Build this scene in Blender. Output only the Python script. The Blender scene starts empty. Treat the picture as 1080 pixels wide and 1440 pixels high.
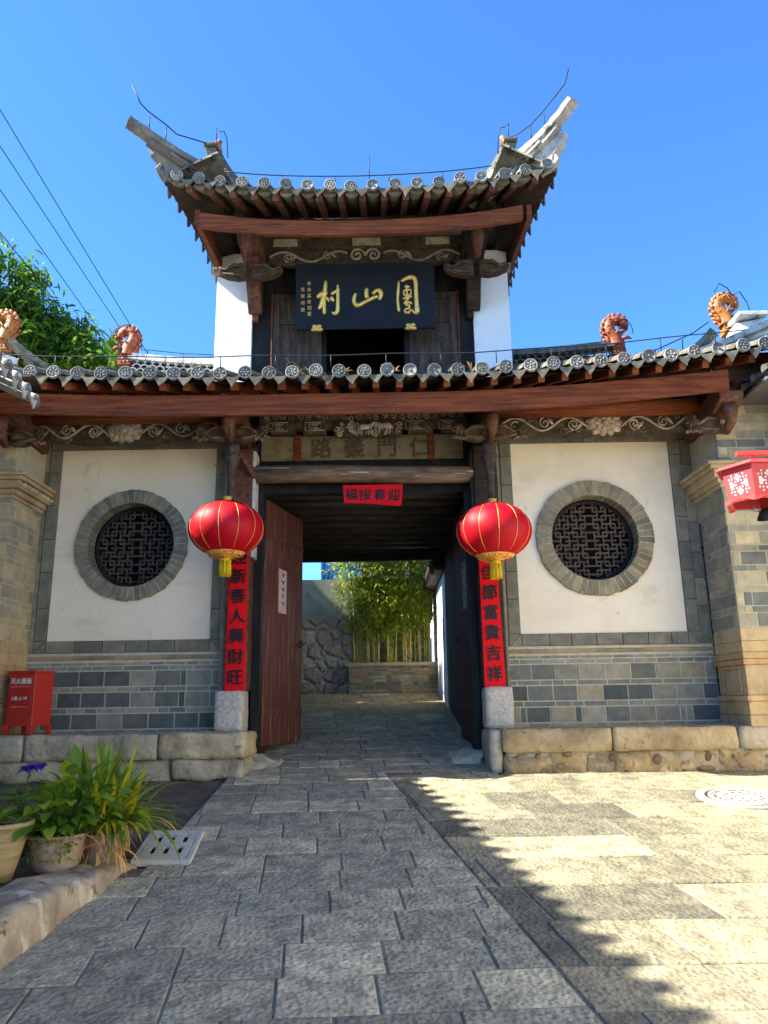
import bpy, math, random
from mathutils import Vector, Matrix, noise
random.seed(7)
R = math.radians
SC = bpy.context.scene
COL = SC.collection

# ------------------------------------------------------------------ camera
CAM_LOC = Vector((0.16, -7.70, 1.47)); PITCH = R(14.0); ROLL = R(0.9)
cam = bpy.data.cameras.new("camera"); cam_o = bpy.data.objects.new("camera", cam); COL.objects.link(cam_o)
_F = Vector((0, math.cos(PITCH), math.sin(PITCH))); _r0 = Vector((1, 0, 0)); _u0 = _r0.cross(_F)
_Rt = math.cos(ROLL) * _r0 - math.sin(ROLL) * _u0; _U = math.sin(ROLL) * _r0 + math.cos(ROLL) * _u0
M4 = Matrix(((_Rt.x, _U.x, -_F.x, 0), (_Rt.y, _U.y, -_F.y, 0), (_Rt.z, _U.z, -_F.z, 0), (0, 0, 0, 1)))
cam_o.matrix_world = Matrix.Translation(CAM_LOC) @ M4
cam.sensor_fit = 'HORIZONTAL'; cam.sensor_width = 36.0; cam.lens = 36.07
cam.clip_start = 0.05; cam.clip_end = 2000
SC.camera = cam_o

# ------------------------------------------------------------------ sky and sun
SUN_EL = 44.6; SUN_AZ = 80.0            # azimuth measured from straight in front of the gate, towards the left
sun_dir = Vector((-math.sin(R(SUN_AZ)) * math.cos(R(SUN_EL)), -math.cos(R(SUN_AZ)) * math.cos(R(SUN_EL)), math.sin(R(SUN_EL))))
W = bpy.data.worlds.new("World"); SC.world = W; W.use_nodes = True
nt = W.node_tree; bg = nt.nodes["Background"]
sky = nt.nodes.new("ShaderNodeTexSky"); sky.sky_type = 'NISHITA'; sky.sun_disc = False
sky.sun_elevation = R(SUN_EL); sky.sun_rotation = math.atan2(sun_dir.x, sun_dir.y)
sky.altitude = 1300; sky.air_density = 1.0; sky.dust_density = 0.0; sky.ozone_density = 5.0
tn = nt.nodes.new("ShaderNodeMix"); tn.data_type = 'RGBA'; tn.blend_type = 'MULTIPLY'; tn.inputs[0].default_value = 1.0; tn.inputs[7].default_value = (.34, .57, .77, 1)
nt.links.new(sky.outputs[0], tn.inputs[6]); nt.links.new(tn.outputs[2], bg.inputs[0]); bg.inputs[1].default_value = 0.125
sl = bpy.data.lights.new("sun", 'SUN'); sl.energy = 4.2; sl.angle = R(0.7); sl.color = (1.0, 0.955, 0.84)
so = bpy.data.objects.new("sun", sl); COL.objects.link(so); so.location = sun_dir * 40
so.rotation_euler = sun_dir.to_track_quat('Z', 'Y').to_euler()
SC.view_settings.view_transform = 'Standard'; SC.view_settings.look = 'None'
SC.view_settings.exposure = 2.2; SC.view_settings.gamma = 1.0; SC.view_settings.use_curve_mapping = False

# ------------------------------------------------------------------ helpers
def gz(y): return 0.1228 * (y + 7.7)     # the paving climbs towards the gate

def N3(p, s=1.0, o=0.0): return noise.noise(Vector((p[0] * s + o, p[1] * s + o * .7, p[2] * s - o)))

class MB:
    def __init__(s): s.V = []; s.F = []; s.T = []; s.MI = []; s.S = []; s.t = (1, 1, 1); s.mi = 0; s.sm = False
    def v(s, *ps):
        b = len(s.V); s.V += [Vector(p) for p in ps]; return b
    def f(s, *idx): s.F.append(idx); s.T.append(s.t); s.MI.append(s.mi); s.S.append(s.sm)
    def box(s, x0, x1, y0, y1, z0, z1):
        s.hexa([(x0, y0, z0), (x1, y0, z0), (x1, y1, z0), (x0, y1, z0), (x0, y0, z1), (x1, y0, z1), (x1, y1, z1), (x0, y1, z1)])
    def hexa(s, p):
        b = s.v(*p)
        for q in ((0, 3, 2, 1), (4, 5, 6, 7), (0, 1, 5, 4), (1, 2, 6, 5), (2, 3, 7, 6), (3, 0, 4, 7)): s.f(*[b + i for i in q])
    def bar(s, a, b, w, h, up=(0, 0, 1)):
        a = Vector(a); b = Vector(b); d = (b - a).normalized(); up = Vector(up)
        sd = d.cross(up)
        if sd.length < 1e-4: sd = d.cross(Vector((1, 0, 0)))
        sd.normalize(); u = sd.cross(d); sd *= w / 2; u *= h / 2
        s.hexa([a - sd - u, a + sd - u, b + sd - u, b - sd - u, a - sd + u, a + sd + u, b + sd + u, b - sd + u])
    def tube(s, pts, r, n=8, cap=True, flat=1.0, up=(0, 0, 1), closed=False):
        pts = [Vector(p) for p in pts]; m = len(pts)
        rs = r if isinstance(r, (list, tuple)) else [r] * m
        old = s.sm; base = len(s.V); prev = None
        for i, p in enumerate(pts):
            d = (pts[min(i + 1, m - 1)] - pts[max(i - 1, 0)])
            if d.length < 1e-9: d = Vector((0, 0, 1))
            d.normalize()
            if prev is None:
                a = Vector(up)
                if abs(a.dot(d)) > .95: a = Vector((1, 0, 0)) if abs(d.x) < .9 else Vector((0, 1, 0))
                prev = (a - d * a.dot(d)).normalized()
            else:
                prev = prev - d * prev.dot(d)
                if prev.length < 1e-5: prev = d.orthogonal()
                prev.normalize()
            sd = d.cross(prev)
            for k in range(n):
                an = 2 * math.pi * k / n
                s.V.append(p + rs[i] * (math.cos(an) * sd + math.sin(an) * prev * flat))
        s.sm = True
        for i in range(m - 1):
            for k in range(n):
                s.f(base + i * n + k, base + i * n + (k + 1) % n, base + (i + 1) * n + (k + 1) % n, base + (i + 1) * n + k)
        s.sm = old
        if cap:
            s.f(*[base + k for k in range(n)][::-1]); s.f(*[base + (m - 1) * n + k for k in range(n)])
    def lathe(s, prof, c=(0, 0, 0), ax=(0, 0, 1), n=24, smooth=True, sq=None):
        ax = Vector(ax).normalized(); c = Vector(c); a = ax.orthogonal().normalized()
        if abs(ax.z) > .99: a = Vector((1, 0, 0))
        b = ax.cross(a); base = len(s.V); old = s.sm; m = len(prof)
        for (r, z) in prof:
            for k in range(n):
                an = 2 * math.pi * k / n; rr = r * (sq(an) if sq else 1)
                s.V.append(c + ax * z + rr * (math.cos(an) * a + math.sin(an) * b))
        s.sm = smooth
        for i in range(m - 1):
            for k in range(n):
                s.f(base + i * n + k, base + i * n + (k + 1) % n, base + (i + 1) * n + (k + 1) % n, base + (i + 1) * n + k)
        s.sm = old
    def prism(s, poly, o, u, w, d):
        """polygon (u,w coords) at origin o, extruded by vector d"""
        o = Vector(o); u = Vector(u); w = Vector(w); d = Vector(d); n = len(poly)
        b = s.v(*[o + u * p[0] + w * p[1] for p in poly], *[o + u * p[0] + w * p[1] + d for p in poly])
        s.f(*[b + i for i in range(n)]); s.f(*[b + n + i for i in range(n)][::-1])
        for i in range(n): s.f(b + i, b + n + i, b + n + (i + 1) % n, b + (i + 1) % n)
    def ball(s, c, rx, ry=None, rz=None, n=10, m=6):
        ry = ry or rx; rz = rz or rx; c = Vector(c); base = len(s.V); old = s.sm; s.sm = True
        for i in range(m + 1):
            t = math.pi * i / m
            for k in range(n):
                a = 2 * math.pi * k / n
                s.V.append(c + Vector((rx * math.sin(t) * math.cos(a), ry * math.sin(t) * math.sin(a), rz * math.cos(t))))
        for i in range(m):
            for k in range(n): s.f(base + i * n + k, base + (i + 1) * n + k, base + (i + 1) * n + (k + 1) % n, base + i * n + (k + 1) % n)
        s.sm = old
    def rock(s, x0, x1, y0, y1, z0, z1, step=.08, amp=.015, sc=4.0, rnd=.03, o=0.0):
        """box with subdivided, worn and bumpy faces"""
        old = s.sm; s.sm = True
        nx = max(1, round((x1 - x0) / step)); ny = max(1, round((y1 - y0) / step)); nz = max(1, round((z1 - z0) / step)); D = {}
        cx, cy, cz = (x0 + x1) / 2, (y0 + y1) / 2, (z0 + z1) / 2; hx, hy, hz = (x1 - x0) / 2, (y1 - y0) / 2, (z1 - z0) / 2
        def vid(i, j, k):
            if (i, j, k) in D: return D[i, j, k]
            p = Vector((x0 + (x1 - x0) * i / nx, y0 + (y1 - y0) * j / ny, z0 + (z1 - z0) * k / nz))
            q = Vector((max(-hx + rnd, min(hx - rnd, p.x - cx)), max(-hy + rnd, min(hy - rnd, p.y - cy)), max(-hz + rnd, min(hz - rnd, p.z - cz))))
            dd = p - Vector((cx, cy, cz)) - q
            if dd.length > 1e-6: dd = dd.normalized() * min(dd.length, rnd)
            p = Vector((cx, cy, cz)) + q + dd
            nn = Vector((N3(p, sc, o), N3(p, sc, o + 31), N3(p, sc, o + 57))) + .5 * Vector((N3(p, sc * 3, o), N3(p, sc * 3, o + 31), N3(p, sc * 3, o + 57)))
            D[i, j, k] = s.v(p + nn * amp); return D[i, j, k]
        for i in range(nx):
            for j in range(ny):
                for k, fl in ((0, 1), (nz, 0)):
                    q = [vid(i, j, k), vid(i + 1, j, k), vid(i + 1, j + 1, k), vid(i, j + 1, k)]; s.f(*(q[::-1] if fl else q))
        for i in range(nx):
            for k in range(nz):
                for j, fl in ((0, 0), (ny, 1)):
                    q = [vid(i, j, k), vid(i + 1, j, k), vid(i + 1, j, k + 1), vid(i, j, k + 1)]; s.f(*(q[::-1] if fl else q))
        for j in range(ny):
            for k in range(nz):
                for i, fl in ((0, 1), (nx, 0)):
                    q = [vid(i, j, k), vid(i, j + 1, k), vid(i, j + 1, k + 1), vid(i, j, k + 1)]; s.f(*(q[::-1] if fl else q))
        s.sm = old
    def leaf(s, p, d, L, w, droop=.3, n=3, twist=None, fold=.25, tipw=.0, prof=None):
        """a leaf blade: strip of n segments that bends down, folded along its midrib"""
        p = Vector(p); d = Vector(d).normalized(); z = Vector((0, 0, 1))
        sd = d.cross(z)
        if sd.length < .05: sd = Vector((random.uniform(-1, 1), random.uniform(-1, 1), 0))
        sd.normalize()
        if twist: sd = Matrix.Rotation(twist, 3, d) @ sd
        old = s.sm; s.sm = True; base = len(s.V); st = L / n; q = p.copy()
        for i in range(n + 1):
            t = i / n; ww = w * (prof(t) if prof else math.sin(math.pi * (0.12 + .88 * t) ** .8) if i < n else tipw)
            nn = sd.cross(d)
            s.V += [q - sd * ww + nn * ww * fold, q.copy(), q + sd * ww + nn * ww * fold]
            d = (d - z * droop * (1.0 / n) * (.5 + t)).normalized(); q = q + d * st
        for i in range(n):
            a = base + 3 * i
            s.f(a, a + 1, a + 4, a + 3); s.f(a + 1, a + 2, a + 5, a + 4)
        s.sm = old
    def build(s, name, mats, parent=None, origin=None, bevel=0.0, label=None):
        me = bpy.data.meshes.new(name)
        root = parent
        while root is not None and root.parent is not None: root = root.parent
        off = Vector(root.location) if root is not None else Vector(origin or (0, 0, 0))
        me.from_pydata([v - off for v in s.V], [], s.F)
        if not isinstance(mats, (list, tuple)): mats = [mats]
        for m in mats: me.materials.append(m)
        me.polygons.foreach_set("material_index", s.MI); me.polygons.foreach_set("use_smooth", s.S)
        at = me.attributes.new("tint", 'FLOAT_COLOR', 'FACE')
        buf = []
        for t in s.T: buf += [t[0], t[1], t[2], 1.0]
        at.data.foreach_set("color", buf); me.update()
        o = bpy.data.objects.new(name, me); COL.objects.link(o)
        if parent is not None: o.parent = parent
        else: o.location = off
        if bevel:
            b = o.modifiers.new("bevel", 'BEVEL'); b.width = bevel; b.segments = 2; b.limit_method = 'ANGLE'; b.angle_limit = R(40); b.harden_normals = False
        if label: o["label"] = label
        return o

def thing(name, label, cat, loc=(0, 0, 0), group=None):
    o = bpy.data.objects.new(name, None); COL.objects.link(o); o.location = loc; o.empty_display_size = .2
    o["label"] = label; o["category"] = cat
    if group: o["group"] = group
    return o
def tag(o, label, cat, group=None):
    o["label"] = label; o["category"] = cat
    if group: o["group"] = group
    return o
def dup(root, loc, label):
    r = root.copy(); COL.objects.link(r); r.location = loc; r["label"] = label
    for ch in list(root.children):
        c = ch.copy(); COL.objects.link(c); c.parent = r
        for g in list(ch.children):
            d = g.copy(); COL.objects.link(d); d.parent = c
    return r

# ------------------------------------------------------------------ text helper (built-in font, as mesh)
_tc = bpy.data.curves.new("glyphs", 'FONT'); _to = bpy.data.objects.new("glyphs", _tc)
def glyph(mb, ch, o, ux, uy, size, n, bold=.012, depth=.002, warp=0.0, w=1.0, one=True):
    """adds the character(s) centred on o, ux/uy: unit directions, n: outward normal"""
    if _to.name not in COL.objects: COL.objects.link(_to)
    _tc.body = ch; _tc.size = 1.0; _tc.offset = 0.0; _tc.extrude = 0.0; _tc.resolution_u = 3
    bpy.context.view_layer.update()
    dg = bpy.context.evaluated_depsgraph_get(); me = bpy.data.meshes.new_from_object(_to.evaluated_get(dg), depsgraph=dg)
    if not len(me.vertices): return
    xs = [v.co.x for v in me.vertices]; ys = [v.co.y for v in me.vertices]
    cx, cy = (min(xs) + max(xs)) / 2, ((min(ys) + max(ys)) / 2 if one else .35)
    o = Vector(o); ux = Vector(ux); uy = Vector(uy); n = Vector(n); b = len(mb.V); k = random.uniform(0, 99)
    for v in me.vertices:
        x, y = (v.co.x - cx), (v.co.y - cy)
        if warp:
            x += warp * noise.noise(Vector((x * 3 + k, y * 3, 0))); y += warp * noise.noise(Vector((x * 3, y * 3 + k, 5))) + x * warp * .9
        mb.V.append(o + ux * x * size * w + uy * y * size + n * depth)
    nv = len(me.vertices); base = [mb.V[b + i].copy() for i in range(nv)]
    for p in me.polygons: mb.f(*[b + i for i in p.vertices])
    if bold > 0:                                     # a brush presses wider than the thin printed glyph
        for k in range(8):
            a = math.pi * k / 4; b = len(mb.V); off = ux * math.cos(a) * bold * size + uy * math.sin(a) * bold * size * .8 + n * (.00012 * (k + 1))
            mb.V += [v + off for v in base]
            for p in me.polygons: mb.f(*[b + i for i in p.vertices])
    bpy.data.meshes.remove(me)

# ------------------------------------------------------------------ materials
def mat(name, cols, scale=6.0, rough=.8, bump=.3, bscale=40.0, stretch=(1, 1, 1), metal=0.0, detail=6.0, spec=.3, spots=None, pits=0.0, pscale=30.0, bdist=.01, sheen=0.0, trans=0.0, bstretch=None, contrast=(.3, .7), coat=0.0, gain=(1, 1, 1)):
    cols = [tuple(min(.9, c[i] * gain[i]) for i in range(3)) for c in cols]
    m = bpy.data.materials.new(name); m.use_nodes = True; t = m.node_tree; N = t.nodes; L = t.links
    b = N["Principled BSDF"]; tc = N.new("ShaderNodeTexCoord")
    mp = N.new("ShaderNodeMapping"); mp.inputs['Scale'].default_value = stretch; L.new(tc.outputs['Object'], mp.inputs[0])
    no = N.new("ShaderNodeTexNoise"); no.inputs['Scale'].default_value = scale; no.inputs['Detail'].default_value = detail; no.inputs['Roughness'].default_value = .6
    L.new(mp.outputs[0], no.inputs['Vector'])
    cr = N.new("ShaderNodeValToRGB"); e = cr.color_ramp.elements
    while len(e) < len(cols): e.new(.5)
    for i, c in enumerate(cols):
        e[i].position = contrast[0] + (contrast[1] - contrast[0]) * i / max(1, len(cols) - 1); e[i].color = (c[0], c[1], c[2], 1)
    L.new(no.outputs[0], cr.inputs[0]); out = cr.outputs[0]
    if spots:
        for sp in (spots if isinstance(spots, list) else [spots]):
            sc, lo, hi, c = sp[:4]; c = tuple(min(.9, c[i] * gain[i]) for i in range(3))
            n2 = N.new("ShaderNodeTexNoise"); n2.inputs['Scale'].default_value = sc; n2.inputs['Detail'].default_value = 8; n2.inputs['Roughness'].default_value = .65
            if len(sp) > 4:
                m2 = N.new("ShaderNodeMapping"); m2.inputs['Scale'].default_value = sp[4]; m2.inputs['Location'].default_value = (3.1, 1.7, 5.3); L.new(tc.outputs['Object'], m2.inputs[0]); L.new(m2.outputs[0], n2.inputs['Vector'])
            else: L.new(tc.outputs['Object'], n2.inputs['Vector'])
            mr = N.new("ShaderNodeMapRange"); mr.inputs[1].default_value = lo; mr.inputs[2].default_value = hi; L.new(n2.outputs[0], mr.inputs[0])
            mx = N.new("ShaderNodeMix"); mx.data_type = 'RGBA'; L.new(mr.outputs[0], mx.inputs[0]); L.new(out, mx.inputs[6]); mx.inputs[7].default_value = (*c, 1); out = mx.outputs[2]
    at = N.new("ShaderNodeAttribute"); at.attribute_name = "tint"
    mu = N.new("ShaderNodeMix"); mu.data_type = 'RGBA'; mu.blend_type = 'MULTIPLY'; mu.inputs[0].default_value = 1
    L.new(out, mu.inputs[6]); L.new(at.outputs['Color'], mu.inputs[7]); L.new(mu.outputs[2], b.inputs['Base Color'])
    b.inputs['Roughness'].default_value = rough; b.inputs['Metallic'].default_value = metal; b.inputs['Specular IOR Level'].default_value = spec
    b.inputs['Sheen Weight'].default_value = sheen; b.inputs['Coat Weight'].default_value = coat; b.inputs['Coat Roughness'].default_value = .3
    if bump > 0:
        mb_ = N.new("ShaderNodeMapping"); mb_.inputs['Scale'].default_value = bstretch or stretch; L.new(tc.outputs['Object'], mb_.inputs[0])
        nb = N.new("ShaderNodeTexNoise"); nb.inputs['Scale'].default_value = bscale; nb.inputs['Detail'].default_value = 7; nb.inputs['Roughness'].default_value = .65; L.new(mb_.outputs[0], nb.inputs['Vector'])
        h = nb.outputs[0]
        if pits:
            vo = N.new("ShaderNodeTexVoronoi"); vo.feature = 'SMOOTH_F1'; vo.inputs['Scale'].default_value = pscale; vo.inputs['Smoothness'].default_value = .6; L.new(mb_.outputs[0], vo.inputs['Vector'])
            ma = N.new("ShaderNodeMath"); ma.operation = 'MULTIPLY_ADD'; ma.inputs[1].default_value = pits; L.new(vo.outputs[0], ma.inputs[0]); L.new(h, ma.inputs[2]); h = ma.outputs[0]
        bp = N.new("ShaderNodeBump"); bp.inputs['Strength'].default_value = bump; bp.inputs['Distance'].default_value = bdist; L.new(h, bp.inputs['Height']); L.new(bp.outputs[0], b.inputs['Normal'])
    if trans:
        tr = N.new("ShaderNodeBsdfTranslucent"); L.new(mu.outputs[2], tr.inputs[0]); ms = N.new("ShaderNodeMixShader"); ms.inputs[0].default_value = trans
        L.new(b.outputs[0], ms.inputs[1]); L.new(tr.outputs[0], ms.inputs[2]); L.new(ms.outputs[0], N["Material Output"].inputs[0])
    return m

m_slab = mat("slab_stone", [(.13, .13, .125), (.26, .255, .24), (.40, .385, .35)], 9, .82, .9, 34, pits=1.0, pscale=40, bdist=.014, spots=[(48, .54, .68, (.10, .10, .10)), (16, .60, .70, (.36, .35, .32)), (2.2, .56, .72, (.40, .37, .30))], contrast=(.28, .75), gain=(1.68, 1.55, 1.13))
m_joint = mat("joint_grit", [(.11, .092, .066), (.26, .22, .155), (.40, .34, .245)], 3.5, .95, .5, 60, spots=[(40, .55, .64, (.09, .08, .065))])
m_earth = mat("earth", [(.035, .03, .022), (.10, .085, .06)], 5, .95, .8, 30, bdist=.03, gain=(1.9, 1.9, 1.9))
m_plaster = mat("plaster", [(.78, .68, .50), (.86, .765, .585), (.89, .815, .64)], 1.6, .9, .14, 50, spots=[(3.5, .60, .78, (.62, .54, .40)), (9, .66, .73, (.46, .42, .36)), (1.6, .58, .78, (.66, .55, .37), (1, 1, 2.2)), (6, .64, .70, (.60, .58, .54), (3, 3, .5))])
m_white = mat("limewash", [(.80, .80, .79), (.87, .87, .86), (.90, .90, .89)], 2.0, .9, .14, 50, spots=[(2.2, .58, .80, (.60, .59, .55), (3.5, 3.5, .45)), (7, .66, .74, (.50, .48, .44), (2, 2, .6)), (1.2, .56, .7, (.74, .72, .66))])
m_grey = mat("grey_stone", [(.13, .13, .115), (.20, .195, .17), (.27, .26, .22)], 7, .88, .45, 45, spots=[(26, .6, .7, (.33, .32, .28)), (3, .58, .75, (.23, .19, .13))], gain=(1.18, 1.13, 1.0))
m_brick = mat("grey_brick", [(.17, .17, .16), (.23, .23, .215), (.29, .285, .26)], 9, .88, .4, 50, spots=[(34, .62, .72, (.40, .39, .36)), (5, .6, .75, (.26, .22, .15))], gain=(1.40, 1.33, 1.14))
m_mortar = mat("lime_mortar", [(.36, .34, .29), (.52, .50, .44)], 12, .95, .4, 60, gain=(1.08, 1.06, .90))
m_tan = mat("tan_stone", [(.30, .24, .15), (.44, .36, .23), (.52, .45, .32)], 5, .9, .6, 30, spots=[(14, .58, .7, (.24, .20, .15)), (2.5, .6, .75, (.34, .20, .12))], bdist=.015, gain=(1.08, 1.06, 1.04))
m_plinth = mat("rough_stone", [(.20, .18, .15), (.34, .32, .27), (.45, .43, .37)], 4, .9, .8, 24, spots=[(9, .58, .7, (.13, .12, .10)), (2.0, .6, .7, (.40, .30, .17))], pits=.5, pscale=22, bdist=.02, gain=(1.32, 1.24, 1.04))
m_granite = mat("granite", [(.26, .255, .245), (.40, .39, .37), (.50, .49, .46)], 30, .85, .6, 70, spots=[(60, .6, .66, (.14, .14, .14)), (3, .58, .75, (.30, .27, .2))], gain=(1.27, 1.2, 1.06))
m_redwood = mat("red_painted_wood", [(.055, .016, .008), (.19, .052, .022), (.30, .105, .045)], 4, .62, .6, 26, stretch=(.5, 9, 9), bdist=.008, spots=[(7, .58, .70, (.06, .026, .016), (.6, 5, 5)), (12, .62, .72, (.33, .15, .075), (.4, 6, 6)), (22, .69, .73, (.46, .36, .27), (.5, 3, 3))], spec=.22, contrast=(.25, .75), gain=(1.0, .92, .72))
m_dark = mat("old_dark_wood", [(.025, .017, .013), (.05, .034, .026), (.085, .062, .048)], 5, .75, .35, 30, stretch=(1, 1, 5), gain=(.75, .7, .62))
m_carve = mat("carved_wood", [(.06, .043, .032), (.12, .092, .070), (.20, .165, .13)], 14, .85, .5, 45, spots=[(10, .6, .7, (.28, .25, .21))], gain=(.62, .55, .46))
m_worn = mat("worn_carving", [(.17, .145, .12), (.30, .27, .23), (.42, .39, .34)], 16, .88, .4, 60, gain=(1.25, 1.18, 1.05))
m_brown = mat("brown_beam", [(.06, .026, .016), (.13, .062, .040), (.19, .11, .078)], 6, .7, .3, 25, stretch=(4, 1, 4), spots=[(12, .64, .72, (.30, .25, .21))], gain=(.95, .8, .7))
m_log = mat("peeling_log", [(.055, .035, .027), (.12, .085, .065), (.19, .14, .11)], 5, .8, .4, 30, stretch=(.8, 6, 6), spots=[(2.4, .60, .66, (.50, .48, .44), (.6, 3, 9))], gain=(1.5, 1.4, 1.2))
m_black = mat("black_paint", [(.010, .0095, .009), (.018, .017, .0165), (.034, .032, .030)], 3, .5, .2, 22, stretch=(2, 2, .5), spec=.12, spots=[(20, .70, .76, (.10, .10, .10), (3, 3, .5))])
m_door = mat("worn_red_door", [(.075, .024, .018), (.125, .040, .028), (.17, .062, .045)], 5, .62, .3, 26, stretch=(6, 6, .4), spots=[(5, .57, .64, (.34, .24, .19), (9, 9, .35)), (3, .6, .8, (.06, .025, .02))], gain=(.95, .85, .82))
m_upd = mat("old_door_wood", [(.028, .020, .016), (.065, .050, .042), (.12, .10, .085)], 5, .8, .4, 30, stretch=(5, 5, .7), gain=(1.0, .95, .88))
m_tile = mat("roof_tile", [(.09, .088, .08), (.16, .155, .14), (.24, .23, .205)], 8, .9, .5, 40, spots=[(7, .58, .70, (.33, .31, .26)), (18, .64, .7, (.05, .05, .045)), (3.2, .62, .74, (.17, .17, .09))], gain=(.95, .91, .80))
m_disc = mat("tile_disc", [(.13, .128, .115), (.25, .245, .225), (.37, .36, .33)], 22, .85, .5, 60, gain=(.78, .77, .73))
m_lime = mat("lime_ridge", [(.42, .41, .38), (.60, .59, .55), (.70, .69, .66)], 6, .9, .5, 30, spots=[(5, .56, .66, (.20, .19, .17)), (16, .6, .68, (.30, .27, .22))])
m_hornL = mat("weathered_shaded_ridge", [(.10, .095, .085), (.17, .16, .14), (.26, .245, .21)], 7, .9, .5, 30, spots=[(5, .60, .68, (.48, .46, .41)), (16, .6, .68, (.06, .055, .05)), (3, .62, .72, (.22, .15, .10))])  # weathered grey, with the left horn's shade put into the colour
m_hornR = mat("worn_lime_lit_ridge", [(.30, .28, .24), (.46, .44, .39), (.60, .58, .53)], 7, .9, .5, 30, spots=[(5, .54, .62, (.13, .12, .10)), (16, .6, .68, (.25, .17, .12))])  # worn lime, with the sunlit horn's brightness put into the colour
m_terr = mat("glazed_terracotta", [(.20, .04, .018), (.38, .095, .03), (.50, .18, .05)], 12, .5, .5, 60, spec=.35, spots=[(14, .56, .66, (.07, .04, .03)), (30, .62, .7, (.45, .33, .24))], gain=(.8, .7, .7))
m_amber = mat("amber_glaze", [(.28, .09, .02), (.52, .21, .035), (.62, .33, .08)], 12, .5, .5, 60, spec=.35, spots=[(14, .56, .66, (.08, .05, .03)), (30, .62, .7, (.5, .4, .28))], gain=(.75, .62, .6))
m_red = mat("red_silk", [(.50, .002, .012), (.60, .003, .015)], 3, .52, .30, 60, stretch=(1, 1, .2), bstretch=(1, 1, .12), bdist=.006, spec=.28, trans=.22)
m_gold = mat("gold_paint", [(.70, .32, .05), (.88, .50, .10)], 20, .35, .25, 90, spec=.6, metal=.25)
m_leafgold = mat("gold_leaf", [(.72, .42, .08), (.90, .62, .18)], 20, .34, .3, 70, spec=.6, metal=.45)
m_tassel = mat("yellow_silk", [(.78, .50, .01), (.92, .66, .02)], 40, .6, .6, 60, stretch=(3, 3, .2), trans=.1)
m_paper = mat("red_paper", [(.72, .003, .008), (.82, .005, .010)], 3, .6, .25, 8, bdist=.02, spec=.15)
m_ink = mat("ink", [(.006, .004, .004), (.02, .012, .012)], 30, .5, 0)
m_navy = mat("dark_lacquer", [(.010, .014, .020), (.015, .020, .028)], 3, .55, .05, 30, spec=.12)
m_white_p = mat("white_lettering", [(.75, .72, .72), (.82, .80, .80)], 30, .6, 0)
m_fire = mat("red_enamel", [(.42, .022, .016), (.50, .030, .020)], 4, .38, .05, 12, spec=.5, spots=[(7, .66, .74, (.30, .02, .016))])
m_poster = mat("door_print", [(.62, .55, .53), (.70, .40, .38), (.72, .66, .64), (.30, .12, .14)], 24, .7, .1, 40, contrast=(.35, .66))
m_iron = mat("dark_iron", [(.02, .02, .02), (.05, .05, .05)], 20, .6, .3, 60, metal=.5)
m_wire = mat("cable_black", [(.012, .014, .02), (.02, .022, .03)], 20, .6, 0)
m_steel = mat("galvanised_rod", [(.22, .22, .23), (.32, .32, .33)], 20, .5, 0, metal=.6)
m_grate = mat("grey_composite", [(.50, .49, .44), (.62, .60, .55)], 16, .75, .35, 60, spots=[(5, .6, .75, (.25, .24, .21))], gain=(1.0, .98, .9))
m_mud = mat("manhole_cast", [(.26, .24, .20), (.36, .335, .28)], 14, .8, .5, 60)
m_pot = mat("terracotta_pot", [(.24, .15, .10), (.36, .25, .18), (.44, .34, .27)], 6, .85, .3, 40, spots=[(9, .60, .68, (.10, .10, .04)), (14, .64, .7, (.50, .45, .38))])
m_basket = mat("straw_glaze_pot", [(.30, .21, .09), (.46, .34, .16), (.52, .42, .24)], 5, .6, .6, 40, stretch=(.6, .6, 14))
m_soil = mat("potting_soil", [(.02, .015, .01), (.06, .045, .03)], 20, .95, .8, 60, bdist=.02)
m_leaf = mat("green_leaf", [(.04, .10, .018), (.075, .16, .025), (.12, .20, .035)], 9, .5, .12, 40, spec=.35, trans=.45, gain=(2.1, 1.75, 1.3))
m_tleaf = mat("tree_leaf", [(.028, .065, .014), (.05, .11, .02), (.08, .15, .03)], 2, .45, 0, spec=.4, trans=.38, gain=(1.95, 1.75, 1.35))
m_bleaf = mat("bamboo_leaf", [(.11, .13, .022), (.20, .22, .04), (.30, .28, .07)], 3, .5, 0, spec=.4, trans=.6, gain=(1.75, 2.05, 1.6))
m_culm = mat("bamboo_culm", [(.20, .19, .05), (.30, .27, .08), (.36, .33, .13)], 8, .45, .1, 30, gain=(1.4, 1.4, 1.2))
m_bark = mat("bark", [(.05, .04, .03), (.12, .10, .08)], 8, .9, .6, 30, stretch=(2, 2, .5))
m_purple = mat("purple_petal", [(.10, .06, .50), (.20, .12, .70)], 20, .6, 0, trans=.3)
m_rubble = mat("rubble_stone", [(.16, .14, .12), (.28, .25, .21), (.38, .35, .30)], 7, .9, .6, 30, bdist=.02, gain=(1.3, 1.2, 1.05))
m_cement = mat("grey_render", [(.22, .23, .22), (.30, .31, .30)], 3, .9, .2, 40, spots=[(4, .6, .75, (.16, .17, .16))], gain=(1.25, 1.2, 1.0))
m_blue = mat("blue_sheet", [(.02, .12, .40), (.035, .18, .52)], 4, .45, .05, 20)
m_cream = mat("cream_wall", [(.62, .55, .44), (.72, .66, .56)], 2, .9, .1, 40)
m_oldwood = mat("raw_wood", [(.16, .12, .08), (.28, .22, .16), (.36, .30, .23)], 6, .8, .3, 30, stretch=(5, 5, .5))
m_paint = mat("faded_painted_board", [(.20, .165, .11), (.30, .255, .17), (.36, .31, .22)], 7, .8, .2, 30, spots=[(11, .58, .68, (.14, .12, .085))], gain=(.72, .68, .6))
m_redlan = mat("red_lacquer_wood", [(.46, .045, .045), (.55, .06, .06)], 5, .5, .1, 30, spec=.4)
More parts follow.
